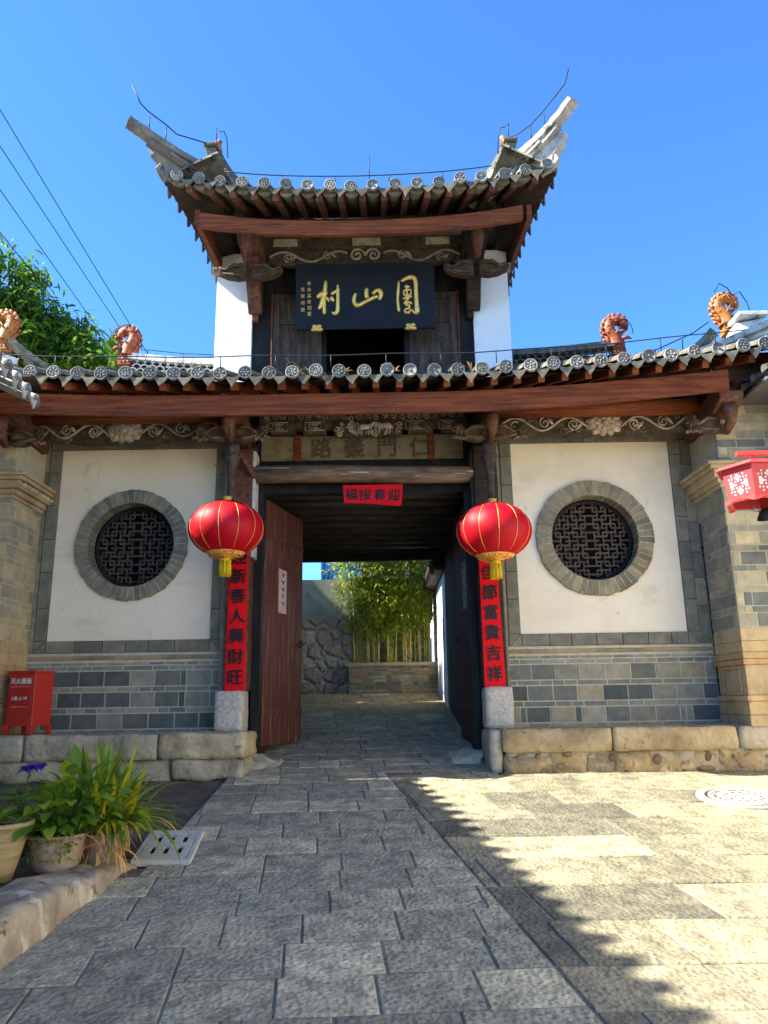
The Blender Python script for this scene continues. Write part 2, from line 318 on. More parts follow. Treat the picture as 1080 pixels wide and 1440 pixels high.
m_milk = mat("milky_panel", [(.66, .62, .60), (.74, .70, .68)], 8, .6, 0)
m_shade = mat("shade_black", [(.010, .009, .008), (.018, .016, .014)], 4, .95, 0)  # near-black colour standing in for shade inside rooms and gaps

def rubble_mat():
    m = bpy.data.materials.new("rubble_masonry"); m.use_nodes = True; t = m.node_tree; N = t.nodes; L = t.links; b = N["Principled BSDF"]; b.inputs['Roughness'].default_value = .9
    tc = N.new("ShaderNodeTexCoord"); nz = N.new("ShaderNodeTexNoise"); nz.inputs['Scale'].default_value = 5; L.new(tc.outputs['Object'], nz.inputs['Vector'])
    mx = N.new("ShaderNodeMix"); mx.data_type = 'RGBA'; mx.inputs[0].default_value = .10; L.new(tc.outputs['Object'], mx.inputs[6]); L.new(nz.outputs['Color'], mx.inputs[7])
    v1 = N.new("ShaderNodeTexVoronoi"); v1.inputs['Scale'].default_value = 4.6; L.new(mx.outputs[2], v1.inputs['Vector'])
    v2 = N.new("ShaderNodeTexVoronoi"); v2.feature = 'DISTANCE_TO_EDGE'; v2.inputs['Scale'].default_value = 4.6; L.new(mx.outputs[2], v2.inputs['Vector'])
    cr = N.new("ShaderNodeValToRGB"); e = cr.color_ramp.elements; e[0].color = (.34, .28, .21, 1); e[1].color = (.66, .58, .45, 1); q = e.new(.5); q.color = (.46, .33, .25, 1); q = e.new(.75); q.color = (.42, .37, .29, 1); L.new(v1.outputs['Color'], cr.inputs[0])
    mr = N.new("ShaderNodeMapRange"); mr.inputs[1].default_value = .02; mr.inputs[2].default_value = .07; L.new(v2.outputs['Distance'], mr.inputs[0])
    m2 = N.new("ShaderNodeMix"); m2.data_type = 'RGBA'; L.new(mr.outputs[0], m2.inputs[0]); m2.inputs[6].default_value = (.42, .36, .27, 1); L.new(cr.outputs[0], m2.inputs[7])
    n3 = N.new("ShaderNodeTexNoise"); n3.inputs['Scale'].default_value = 25; n3.inputs['Detail'].default_value = 8; L.new(tc.outputs['Object'], n3.inputs['Vector'])
    m3 = N.new("ShaderNodeMix"); m3.data_type = 'RGBA'; m3.blend_type = 'OVERLAY'; m3.inputs[0].default_value = .7; L.new(m2.outputs[2], m3.inputs[6]); L.new(n3.outputs[0], m3.inputs[7]); L.new(m3.outputs[2], b.inputs['Base Color'])
    mr2 = N.new("ShaderNodeMapRange"); mr2.inputs[2].default_value = .22; L.new(v2.outputs['Distance'], mr2.inputs[0])
    ma = N.new("ShaderNodeMath"); ma.operation = 'MULTIPLY_ADD'; ma.inputs[1].default_value = .25; L.new(n3.outputs[0], ma.inputs[0]); L.new(mr2.outputs[0], ma.inputs[2])
    bp = N.new("ShaderNodeBump"); bp.inputs['Strength'].default_value = 1; bp.inputs['Distance'].default_value = .06; L.new(ma.outputs[0], bp.inputs['Height']); L.new(bp.outputs[0], b.inputs['Normal']); return m
m_rubwall = rubble_mat()
m_dry = mat("dry_leaf", [(.30, .17, .06), (.46, .30, .13), (.56, .44, .26)], 14, .7, .1, 40, trans=.2, gain=(1.2,1.15,1.05))
m_joist = mat("dark_joist", [(.030, .024, .019), (.060, .050, .040), (.10, .085, .068)], 6, .6, .3, 30, stretch=(.6, 5, 5))  # dark brown grained wood
def rt(a=.12, base=(1, 1, 1)):
    k = 1 + random.uniform(-a, a); return (base[0] * k, base[1] * k, base[2] * k)

# ================================================================== GROUND
g = MB()
prof = [(-400, gz(-16) - .03), (-16, gz(-16) - .03), (-7.7, -.03), (-2.0, gz(-2) - .03), (3, gz(3) - .03), (7.0, gz(7.0) - .03), (500, gz(7.0) - .03)]
xs = [-500, -40, -6, 6, 40, 500]
b0 = len(g.V)
for (y, z) in prof:
    for x in xs: g.V.append(Vector((x, y, z)))
for i in range(len(prof) - 1):
    for j in range(len(xs) - 1): g.f(b0 + i * 6 + j, b0 + i * 6 + j + 1, b0 + (i + 1) * 6 + j + 1, b0 + (i + 1) * 6 + j)
g = g.build("ground", m_earth); g["kind"] = "structure"

def clip(poly, a, b, c):
    """keep a*x+b*y<=c"""
    out = []
    for i in range(len(poly)):
        p, q = poly[i], poly[(i + 1) % len(poly)]; dp = a * p[0] + b * p[1] - c; dq = a * q[0] + b * q[1] - c
        if dp <= 0: out.append(p)
        if dp * dq < 0:
            t = dp / (dp - dq); out.append((p[0] + (q[0] - p[0]) * t, p[1] + (q[1] - p[1]) * t))
    return out
def area(p): return abs(sum(p[i][0] * p[(i + 1) % len(p)][1] - p[(i + 1) % len(p)][0] * p[i][1] for i in range(len(p)))) / 2
slab = MB(); jt = MB()
def add_slab(poly, tint):
    poly = [p for k, p in enumerate(poly) if math.hypot(p[0] - poly[k - 1][0], p[1] - poly[k - 1][1]) > .012]
    if len(poly) < 3 or area(poly) < .0015: return
    cx = sum(p[0] for p in poly) / len(poly); cy = sum(p[1] for p in poly) / len(poly)
    slab.t = tint; dz = random.uniform(-.002, .002); tx, ty = random.uniform(-.008, .008), random.uniform(-.008, .008); n = len(poly)
    sg_ = 1 if sum(poly[k][0] * poly[(k + 1) % n][1] - poly[(k + 1) % n][0] * poly[k][1] for k in range(n)) > 0 else -1
    def ring(ins, z):
        E_ = []
        for k in range(n):
            (x0, y0), (x1, y1) = poly[k], poly[(k + 1) % n]; l = math.hypot(x1 - x0, y1 - y0) or 1e-6
            nx, ny = -(y1 - y0) / l * sg_, (x1 - x0) / l * sg_; E_.append((nx, ny, nx * x0 + ny * y0 + ins))
        o = []
        for k in range(n):
            a1, b1, c1 = E_[k - 1]; a2, b2, c2 = E_[k]; det = a1 * b2 - a2 * b1
            if abs(det) < .05: x, y = poly[k]
            else: x, y = (c1 * b2 - c2 * b1) / det, (a1 * c2 - a2 * c1) / det
            o.append((x, y, gz(y) + z + dz + (x - cx) * tx + (y - cy) * ty))
        return slab.v(*o)
    a = ring(.0045, -.026); b = ring(.0055, -.005); c = ring(.010, 0.0)
    for i in range(n):
        j = (i + 1) % n; slab.f(a + i, a + j, b + j, b + i); slab.f(b + i, b + j, c + j, c + i)
    slab.f(*[c + i for i in range(n)])
SX = lambda y: .23 - .187 * (y + 1.04)           # the seam between the ramp and the side paving
LT = math.tan(R(5.6))
v = -5.0
tints_l = [(.80, .79, .79), (.88, .87, .85), (.96, .93, .90), (.74, .74, .76), (.83, .82, .81), (.92, .90, .87), (1.2, 1.15, 1.08), (.78, .78, .78)]
while v < 12.0:                                     # rows of the ramp and the passage
    h = random.uniform(.285, .33); u = -3.0 + random.uniform(0, .4)
    while u < 3.2:
        w = random.uniform(.36, .46) if random.random() < .82 else random.uniform(.5, .66)
        q = [(u, v), (u + w, v), (u + w, v + h), (u, v + h)]
        P = []
        for (a, b) in q:
            y = b - 3.6 + a * .05; P.append((a - (y + 2.2) * LT, y))
        my = sum(p[1] for p in P) / 4
        if my > -2.95: P = clip(P, -1, 0, 1.24 if my < -.64 else 1.12) if my < 3.4 else clip(P, -1, 0, 3.0)
        else: P = clip(P, -1, 0, 2.1)
        if my < -.66: P = clip(P, 1, .187, .23 - .187 * 1.04)
        else: P = clip(P, 1, 0, 1.12 if my < 3.4 else 1.03)
        P = clip(P, 0, 1, 5.72); P = clip(P, 0, -1, 7.4)
        add_slab(P, rt(.09, random.choice(tints_l)) if my < 3.2 else rt(.15, (.70, .58, .42)))
        u += w
    v += h
v = -7.0
tints_r = [(.60, .585, .55), (.48, .475, .45), (.72, .69, .635), (.40, .40, .39), (.62, .60, .56), (.34, .345, .345), (.68, .655, .60), (.54, .53, .50)]
while v < -.66:                                    # larger slabs on the sunny side
    h = min(random.uniform(.34, .46), -.655 - v)
    if -.655 - (v + h) < .12: h = -.655 - v
    u = -.7 + random.uniform(-.2, .2)
    while u < 7:
        w = random.uniform(.45, .95)
        P = [(SX(y) + a, y) for (a, y) in ((u, v), (u + w, v), (u + w, v + h), (u, v + h))]
        P = clip(P, -1, -.187, -(.23 - .187 * 1.04)); P = clip(P, 1, 0, 6.0)
        add_slab(P, rt(.10, random.choice(tints_r))); u += w
    v += h
for (x0, x1, y0, y1) in ((-2.1, 6.0, -7.4, -2.95), (-1.24, 6.0, -2.95, -.655), (-1.12, 1.12, -.655, 3.4), (-3.0, 1.03, 3.4, 5.72)):
    jt.t = (.8, .8, .8); b = jt.v((x0, y0, gz(y0) - .0055), (x1, y0, gz(y0) - .0055), (x1, y1, gz(y1) - .0055), (x0, y1, gz(y1) - .0055)); jt.f(b, b + 1, b + 2, b + 3)
o = jt.build("paving_bed", m_joint); o["kind"] = "structure"
o = slab.build("stone_paving", m_slab); o["kind"] = "structure"

# ================================================================== GATEHOUSE
gate = thing("gatehouse", "old Chinese village gatehouse with white sided upper storey and upturned tiled roofs", "gatehouse", (0, 0, gz(0)))

def brick_course(mb, mt, x0, x1, z0, z1, yf, lens, tints, gap=.0075, ch=.003, axis='x', dep=.02, off=0.0):
    """one course of bricks on a face; axis x: face looks to -y at y=yf; axis y+/y-: face looks to +x/-x at x=yf, x0..x1 are y values"""
    x = x0 - off
    while x < x1 - .01:
        w = random.choice(lens) * random.uniform(.94, 1.06); a, b = max(x, x0), min(x + w, x1)
        if x1 - b < .05: b = x1; w = b - x
        if b - a > .02:
            mb.t = rt(.12, random.choice(tints)); a += gap / 2; b -= gap / 2; c, d = z0 + gap / 2, z1 - gap / 2; k = random.uniform(-.0025, .0025)
            if axis == 'x': P = [(a, yf + dep, c), (b, yf + dep, c), (b, yf + dep, d), (a, yf + dep, d), (a + ch, yf + k, c + ch), (b - ch, yf + k, c + ch), (b - ch, yf + k, d - ch), (a + ch, yf + k, d - ch)]
            else:
                sg = -1 if axis == 'y+' else 1
                P = [(yf + sg * dep, a, c), (yf + sg * dep, b, c), (yf + sg * dep, b, d), (yf + sg * dep, a, d), (yf + k, a + ch, c + ch), (yf + k, b - ch, c + ch), (yf + k, b - ch, d - ch), (yf + k, a + ch, d - ch)]
            i = mb.v(*P)
            mb.f(i + 4, i + 5, i + 6, i + 7)
            for q in range(4): mb.f(i + q, i + (q + 1) % 4, i + 4 + (q + 1) % 4, i + 4 + q)
        x += w
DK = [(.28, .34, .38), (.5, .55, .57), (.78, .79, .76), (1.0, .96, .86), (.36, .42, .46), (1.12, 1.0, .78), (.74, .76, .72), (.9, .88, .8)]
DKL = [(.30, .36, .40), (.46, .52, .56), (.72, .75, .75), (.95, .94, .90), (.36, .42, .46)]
TN = [(1.05, 1.02, .90), (.78, .79, .76), (1.3, 1.15, .85), (.92, .92, .86)]

def ring_quad(mb, cx, cz, r0, r1, y, n=72, outer=None):
    pass

# --- plinths
def plinth(sg):
    mb = MB(); random.seed(11 if sg < 0 else 23)
    if sg < 0:
        X = [(-5.2, -4.1), (-4.1, -3.05), (-3.05, -1.86), (-1.86, -1.09)]; X2 = [(-5.2, -3.6), (-3.6, -2.5), (-2.5, -1.75), (-1.75, -1.10)]
        for i, (a, b) in enumerate(X):
            mb.t = rt(.1, (.85, .86, .84) if i < 3 else (1.15, 1.08, .92)); mb.rock(a + .003, b - .003, -.65, .02, 1.02, 1.245, .05, .015, 6, .022, i * 7.1)
        for i, (a, b) in enumerate(X2):
            mb.t = rt(.1, (.95, .95, .9)); mb.rock(a + .004, b - .004, -.63 + .02 * (i % 3), .02, .78 + .06 * (i % 2), 1.03, .05, .026, 6, .03, 40 + i * 7.1)
        for i in range(9):
            a = -4.6 + i * .40; mb.t = rt(.2, (.6, .58, .52)); mb.rock(a, a + .42, -.60 + .03 * (i % 3), .02, .30, .80, .09, .03, 4, .09, 90 + i * 5.3)
    else:
        X = [(1.165, 2.14), (2.14, 3.25), (3.25, 4.2), (4.2, 5.4)]
        for i, (a, b) in enumerate(X):
            mb.t = rt(.05, [(1.05, .93, .72), (1.10, .97, .76), (1.05, 1.05, 1.02), (.9, .9, .86)][i]); mb.rock(a + .003, b - .003, -.66, .02, 1.035, 1.235, .05, .016, 6, .022, 3 + i * 9.1)
        x = 1.18; i = 0
        while x < 5.2:
            w = random.uniform(.22, .55); mb.t = rt(.15, random.choice([(1.08, .90, .62), (.95, .80, .58), (.62, .44, .36), (.88, .78, .62), (1.12, 1.0, .75)]))
            mb.rock(x, x + w, -.645 + random.uniform(-.012, .012), .02, .70, 1.045 - random.uniform(0, .03), .05, .030, 7, .03, 70 + i * 4.7); x += w - .012; i += 1
        mb.t = (1.15, 1.1, .95); mb.rock(1.19, 5.2, -.632, .0, .70, 1.05, .06, .012, 8, .02, 200)
        for k in range(34):
            xx = random.uniform(1.2, 4.4); zz = random.uniform(.84, 1.02); mb.t = rt(.25, random.choice([(.55, .40, .34), (1.1, .95, .7), (.8, .72, .6), (.62, .46, .38)])); mb.ball((xx, -.635, zz), random.uniform(.03, .09), .022, random.uniform(.02, .05), 9, 5)
    return mb.build("plinth", m_plinth if sg < 0 else m_tanp, gate)
m_tanp = mat("tan_rough_stone", [(.22, .18, .12), (.36, .31, .22), (.46, .41, .31)], 5, .9, .8, 24, spots=[(11, .58, .68, (.16, .13, .10)), (3.0, .6, .72, (.40, .27, .12))], pits=.5, pscale=22, bdist=.02)
plinth(-1); plinth(1)

# --- side walls
def side_wall(sg):
    random.seed(5 if sg < 0 else 6)
    if sg < 0: xa, xb, wx, px0, px1 = -3.40, -1.46, -2.425, -3.212, -1.592
    else: xa, xb, wx, px0, px1 = 1.35, 3.40, 2.31, 1.502, 3.156
    wz = 3.088; ro, ri = (.575, .435) if sg < 0 else (.60, .44)
    core = MB()
    core.box(xa, xb, .0055, .06, 1.22, 2.0)
    core.box(xa, px0 + .02, .03, .06, 2.0, 4.32); core.box(px1 - .02, xb, .03, .06, 2.0, 4.32); core.box(px0 + .02, px1 - .02, .03, .06, 4.08, 4.32)
    core.box(xa, xb, .40, .46, 1.22, 5.02)
    if sg > 0: core.box(2.3, xb, .461, .50, 5.0, 5.13)
    w = core.build("side_wall", m_mortar, gate)
    # plaster panel with a round hole
    p = MB(); n = 72; pz0, pz1 = 2.122, 4.112
    def onrect(a):
        c, s_ = math.cos(a), math.sin(a); t = 1e9
        if c > 1e-9: t = min(t, (px1 - wx) / c)
        if c < -1e-9: t = min(t, (px0 - wx) / c)
        if s_ > 1e-9: t = min(t, (pz1 - wz) / s_)
        if s_ < -1e-9: t = min(t, (pz0 - wz) / s_)
        return wx + c * t, wz + s_ * t
    angs = sorted([2 * math.pi * k / n for k in range(n)] + [math.atan2(z - wz, x - wx) % (2 * math.pi) for x in (px0, px1) for z in (pz0, pz1)]); n = len(angs)
    a = p.v(*[(wx + (ro - .03) * math.cos(t), .02, wz + (ro - .03) * math.sin(t)) for t in angs]); b = p.v(*[(onrect(t)[0], .02, onrect(t)[1]) for t in angs])
    for k in range(n): p.f(a + k, b + k, b + (k + 1) % n, a + (k + 1) % n)
    p.build("plaster_panel", m_plaster, w)
    # stone border
    s = MB(); bw = .118
    tb = [(.80, .82, .80), (.95, .95, .9), (.70, .73, .72), (.86, .86, .80)]
    def run(u0, u1, fn, step=.30):
        u = u0
        while u < u1 - .02:
            d = min(step * random.uniform(.8, 1.2), u1 - u); d = u1 - u if u1 - u - d < .1 else d
            s.t = rt(.06, random.choice(tb)); fn(u + .003, u + d - .003); u += d
    fr = -.004
    run(pz0 - .0, pz1, lambda u, v_: s.box(px0 - bw, px0 - .004, fr, .03, u, v_), .31)
    run(pz0 - .0, pz1, lambda u, v_: s.box(px1 + .004, px1 + bw, fr, .03, u, v_), .31)
    run(px0, px1, lambda u, v_: s.box(u, v_, fr, .03, pz0 - bw, pz0 - .004), .24)
    run(px0 - bw, px1 + bw, lambda u, v_: s.box(u, v_, fr, .03, pz1 + .004, pz1 + .17), .30)
    for sx, xx in ((-1, px0), (1, px1)):
        s.t = rt(.05, tb[1]); s.prism([(0, 0), (-sx * 0, -bw), (sx * bw, -bw)], (xx + sx * .002, .03, pz0 - .003), (1, 0, 0), (0, 0, 1), (0, fr - .03, 0))
        s.t = rt(.05, tb[3]); s.prism([(0, 0), (sx * bw, -bw), (sx * bw, 0)], (xx + sx * .005, .03, pz0 - .001), (1, 0, 0), (0, 0, 1), (0, fr - .03, 0))
    s.build("stone_border", m_grey, w, bevel=.003)
    # outer edging strips and the moulding under the panel
    e = MB()
    for (u0, u1) in ((xa, px0 - bw - .006), (px1 + bw + .006, xb)):
        if u1 - u0 > .03:
            z = 2.0
            while z < 4.25:
                d = min(random.uniform(.22, .42), 4.28 - z); e.t = rt(.12, random.choice([(1, 1, 1), (1.2, 1.1, .9), (.8, .8, .76)])); e.box(u0, u1 - .004, .004, .03, z + .003, z + d - .003); z += d
    e.build("edging", m_grey, w, bevel=.003)
    m = MB(); x = xa
    while x < xb - .02:
        d = min(random.uniform(.35, .6), xb - x); m.t = rt(.08, random.choice([(.75, .72, .66), (.62, .60, .56), (.85, .78, .66)])); m.prism([(0, 0), (-.018, .008), (-.034, .03), (-.034, .05), (-.022, .062), (-.022, .085), (0, .09)], (x + .002, .03, 1.912), (0, 1, 0), (0, 0, 1), (d - .004, 0, 0)); x += d
    m.build("moulding", m_tan, w)
    # lower brickwork
    bk = MB(); z = 1.225; xi = xb if sg < 0 else xb; xl = xa
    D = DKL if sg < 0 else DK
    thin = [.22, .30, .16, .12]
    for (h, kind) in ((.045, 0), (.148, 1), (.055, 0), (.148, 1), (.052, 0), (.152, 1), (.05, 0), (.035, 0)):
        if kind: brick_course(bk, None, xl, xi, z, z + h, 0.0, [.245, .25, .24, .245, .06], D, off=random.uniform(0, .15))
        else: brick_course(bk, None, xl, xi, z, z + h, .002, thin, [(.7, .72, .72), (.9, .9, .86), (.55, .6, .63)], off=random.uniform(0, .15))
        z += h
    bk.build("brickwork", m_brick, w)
    # round window
    rg = MB(); nb = 52
    for k in range(nb):
        a0, a1 = 2 * math.pi * k / nb + .008, 2 * math.pi * (k + 1) / nb - .008; r1 = ro + random.uniform(-.006, .006); rg.t = rt(.14, random.choice([(.9, .9, .86), (1.05, 1.02, .93), (.78, .79, .77)]) if sg < 0 else random.choice([(1.05, 1.0, .86), (1.2, 1.12, .92), (.88, .85, .76)]))
        P = []
        for y in (-.018, .30):
            for (r, a) in ((ri, a0), (r1, a0), (r1, a1), (ri, a1)): P.append((wx + r * math.cos(a), y if y > 0 else y + random.uniform(-.002, .002), wz + r * math.sin(a)))
        rg.hexa([P[0], P[3], P[2], P[1], P[4], P[7], P[6], P[5]])
    rg.lathe([(ri + .012, 0), (ri + .012, .30)], (wx, -.010, wz), (0, 1, 0), 72); rg.t = (2.0, 1.95, 1.8)
    rg.lathe([(ri + .010, 0), (ro - .012, 0), (ro - .012, .03)], (wx, -.0155, wz), (0, 1, 0), 72)
    rg.build("window_surround", m_grey, w)
    fr_ = MB(); fr_.lathe([(ri + .005, 0), (ri + .005, -.03), (ri - .045, -.03), (ri - .045, .03)], (wx, .185, wz), (0, 1, 0), 72); fr_.build("window_frame", m_black, w)
    la = MB(); p_ = .0445; rr = ri - .043
    def seg(x0, z0, x1, z1):
        # clip to the circle, then add a bar
        dx, dz = x1 - x0, z1 - z0; A = dx * dx + dz * dz; B = 2 * (x0 * dx + z0 * dz); Cc = x0 * x0 + z0 * z0 - rr * rr; q = B * B - 4 * A * Cc
        if q <= 0: return
        t0, t1 = max(0, (-B - math.sqrt(q)) / (2 * A)), min(1, (-B + math.sqrt(q)) / (2 * A))
        if t1 - t0 < .05: return
        hv = 0 if abs(dx) > abs(dz) else .001
        xa_, za_, xb_, zb_ = x0 + dx * t0, z0 + dz * t0, x0 + dx * t1, z0 + dz * t1
        la.t = rt(.15); la.bar((wx + xa_, .175 + hv, wz + za_), (wx + xb_, .175 + hv, wz + zb_), .018 if hv == 0 else .016, .018 if hv == 0 else .018, (0, 1, 0) if False else (0, 0, 1) if hv == 0 else (0, 1, 0))
    for a in range(0, 11):
        for k in range(-1, 4):
            o_ = 4 * k + (2 if a % 2 else 0); u0, u1 = max(o_ - 1.0, -.0), o_ + 2.0
            if u1 <= 0: continue
            for sa in ((1,) if a == 0 else (1, -1)):
                for sb in (1, -1): seg(sb * u0 * p_, sa * a * p_, sb * u1 * p_, sa * a * p_)
            o_ = 4 * k + (0 if a % 2 else 2); u0, u1 = max(o_ - 1.0, -.0), o_ + 2.0
            if u1 <= 0 or a == 0: continue
            for sa in (1, -1):
                for sb in (1, -1): seg(sa * a * p_, sb * u0 * p_, sa * a * p_, sb * u1 * p_)
    la.build("window_lattice", m_latt, w)
    dk = MB(); dk.lathe([(0, 0), (ri + .02, 0), (ri + .02, -.12)], (wx, .36, wz), (0, 1, 0), 40); dk.build("shade_backing", m_shade, w)  # near-black disc painted in place of the unlit room behind
m_latt = mat("lattice_wood", [(.045, .032, .025), (.085, .062, .048), (.13, .10, .08)], 20, .8, .3, 60)
side_wall(-1); side_wall(1)

# --- columns
for sg in (-1, 1):
    x0, x1 = (-1.40, -1.168) if sg < 0 else (1.072, 1.31)
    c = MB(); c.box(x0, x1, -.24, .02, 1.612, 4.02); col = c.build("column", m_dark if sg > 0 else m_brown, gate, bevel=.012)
    c = MB(); c.box((x1 + .002 if sg < 0 else x0 - .03), (x1 + .03 if sg < 0 else x0 - .002), -.22, .0, 2.9, 4.0); c.build("edge_board", m_lime if sg < 0 else m_dark, col, bevel=.004)
    c = MB(); c.rock((-1.452 if sg < 0 else 1.078), (-1.182 if sg < 0 else 1.342), -.32, .01, 1.232, 1.612, .05, .006, 8, .02, 5 + sg); c.build("column_base", m_granite, col)
    c = MB(); xa, xb = (-1.459, -1.402) if sg < 0 else (1.312, 1.348)
    c.box(xa, xb, -.14, .02, 1.612, 4.05); c.build("side_strip", m_grey, col, bevel=.006)

# --- door frame and passage
df = MB()
df.box(-1.168, -1.078, -.02, .12, gz(0) - .02, 3.70); df.box(.985, 1.070, -.02, .12, gz(0) - .02, 3.70); df.box(-1.078, .985, -.01, .12, 3.60, 3.70)
df.box(-1.168, 1.070, -.03, .12, 3.862, 3.93); df.build("door_frame", m_black, gate, bevel=.006)
ps = MB()
ps.box(-1.46, -1.12, .12, 3.42, 1.0, 3.78); ps.box(1.05, 1.40, .12, 3.42, 1.0, 3.78); ps.box(-1.46, 1.40, .12, 3.42, 3.74, 3.80)
ps.box(-3.4, -1.46, 3.32, 3.42, 1.0, 5.2); ps.box(1.40, 3.4, 3.32, 3.42, 1.0, 5.2); ps.box(-3.46, -3.40, .06, 3.42, 1.0, 5.0); ps.box(3.40, 3.46, .06, 3.42, 1.0, 5.0)
ps.build("passage_walls", m_upd, gate)
for k in range(10):
    js = MB(); y = .30 + k * .335; js.t = rt(.2); js.tube([(-1.14, y, 3.665), (1.07, y, 3.655)], .058, 8); js.build("ceiling_joist", m_joist, gate)
js = MB(); js.box(-1.12, 1.05, 3.36, 3.46, 3.50, 3.74); js.build("rear_lintel", m_black, gate, bevel=.006)
wp = MB(); wp.box(-1.115, -1.02, 2.0, 2.10, 1.2, 3.05); wp.build("inner_post", m_oldwood, gate, bevel=.006)
wp = MB(); wp.rock(-1.14, -.94, 1.85, 2.2, 1.1, 1.36, .05, .01, 6, .03); wp.build("inner_post_stone", m_granite, gate)

def door_leaf(hx, hy, ex, ey, z0, z1, nm, label=None):
    h = Vector((hx, hy, 0)); e = Vector((ex, ey, 0)); d = (e - h); L = d.length; d.normalize(); n = Vector((d.y, -d.x, 0))
    if n.y > 0: n = -n
    mb = MB(); k = 5
    for i in range(k):
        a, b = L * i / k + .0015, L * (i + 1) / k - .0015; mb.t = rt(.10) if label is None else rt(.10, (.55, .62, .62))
        P = []
        for z in (z0, z1):
            for (s_, t_) in ((a, 0), (b, 0), (b, .045), (a, .045)): q = h + d * s_ - n * t_; P.append((q.x, q.y, z))
        mb.hexa(P)
    lf = mb.build("door_leaf", m_door, gate, bevel=.004, label=label)
    for z in (z0 + .32, z1 - .36):
        bt = MB(); a = h + n * .002; q = h + d * L + n * .002; bt.bar((a.x, a.y, z), (q.x, q.y, z), .02, .045)
        bt.build("door_batten", m_door, lf, bevel=.004)
    hd = MB(); q = h + d * (L - .10) + n * .02; hd.lathe([(0, .03), (.018, .03), (.022, .02), (.035, .005), (.04, -.004)], (q.x, q.y, z0 + 1.05), n, 12); hd.build("door_handle", m_iron, lf)
    return h, d, n, L
LH, LD, LN, LL = door_leaf(-1.075, .13, -.80, 1.18, 1.085, 3.585, "left")
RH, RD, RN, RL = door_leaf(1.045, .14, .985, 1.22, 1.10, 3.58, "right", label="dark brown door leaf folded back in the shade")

for sg in (-1, 1):
    fe = MB(); x0_, x1_ = min(sg * 3.3, sg * 4.4), max(sg * 3.3, sg * 4.4); fe.box(x0_, x1_, .47, .6, 4.0, 4.95); fe.box(x0_, x1_, -.95, .47, 4.37, 4.40); fe.box(x0_, x1_, -.95, -.91, 4.40, 4.66)
    if sg > 0: fe.box(2.3, 3.3, -.90, -.87, 4.30, 4.56)
    if sg < 0: fe.box(-4.4, -2.95, -1.38, -.955, 4.335, 4.36)  # unseen board added to block sun leaking past the left eave
    fe.build("roof_gap_board", m_dark, gate)
lg = MB(); lg.tube([(-1.17, -.15, 3.768), (-.4, -.15, 3.764), (.4, -.15, 3.742), (1.07, -.15, 3.733)], [.095, .093, .090, .086], 16)
lg.build("log_beam", m_log, gate)
# painted boards above the beam
bd = MB(); bd.box(-1.16, 1.05, .0, .06, 3.93, 4.24)
board = bd.build("inscription_board", m_black, gate)
for (a, b) in ((-1.12, -.775), (-.70, .63), (.70, 1.0)): bd = MB(); bd.box(a, b, -.014, 0, 3.955, 4.225); bd.build("painted_panel", m_paint, board, bevel=.003)
for (a, b) in ((-.775, -.70), (.63, .70)): bd = MB(); bd.box(a + .004, b - .004, -.03, 0, 3.94, 4.235); bd.build("panel_stile", m_redwood, board, bevel=.003)
m_faded = mat("faded_ink", [(.055, .047, .034), (.11, .095, .068)], 20, .8, 0)
random.seed(3)
for i, ch in enumerate("路義門仁"): tx = MB(); glyph(tx, ch, (-.49 + i * .345, -.0155, 4.09), (1, 0, 0), (0, 0, 1), .23, (0, -1, 0), .03, 0.001, .03); tx.build("faded_character", m_faded, board)

# --- carving helpers
def spiral(cx, cz, r, turns, a0, y, dr=1, n=26):
    return [(cx + r * (1 - i / n * .85) * math.cos(a0 + dr * turns * 2 * math.pi * i / n), y - .004 * i / n, cz + r * (1 - i / n * .85) * math.sin(a0 + dr * turns * 2 * math.pi * i / n)) for i in range(n + 1)]
def flower(mb, c, r, y=0, k=9, flat=.55):
    for layer, (rr, kk, dy) in enumerate(((r, k, 0), (r * .62, k - 2, -.02))):
        for i in range(kk):
            a = 2 * math.pi * i / kk + layer * .3
            q = Vector(c) + Vector((math.cos(a) * rr * .62, dy, math.sin(a) * rr * .62 * flat * 1.2))
            mb.t = rt(.15); mb.tube([Vector(c) + Vector((0, dy, 0)), q, Vector(c) + Vector((math.cos(a) * rr, dy + .012, math.sin(a) * rr * flat * 1.15))], [rr * .10, rr * .26, rr * .13], 7, flat=.6, up=(0, 1, 0))
    mb.ball(Vector(c) + Vector((0, -.02, 0)), r * .22, r * .2, r * .16)
def vine(mb, x0, x1, zc, y, amp, waves, r=.010, curls=True):
    n = 60; P = []
    for i in range(n + 1):
        t = i / n; P.append((x0 + (x1 - x0) * t, y, zc + amp * math.sin(waves * 2 * math.pi * t)))
    mb.tube(P, r, 6)
    if curls:
        k = int(waves * 2)
        for i in range(k):
            t = (i + .5) / k; x = x0 + (x1 - x0) * t; sgn = 1 if i % 2 else -1
            mb.tube(spiral(x, zc + sgn * amp * .15, amp * .85, 1.4, math.pi * (.5 if sgn > 0 else 1.5), y, 1 if i % 2 else -1), r * .75, 5)
            mb.t = rt(.2); mb.tube([(x + .02, y, zc + sgn * amp), (x + .06, y - .012, zc + sgn * amp * .3), (x + .10, y, zc - sgn * amp * .3)], [.005, r * 1.7, .003], 6, flat=.5, up=(0, 1, 0))

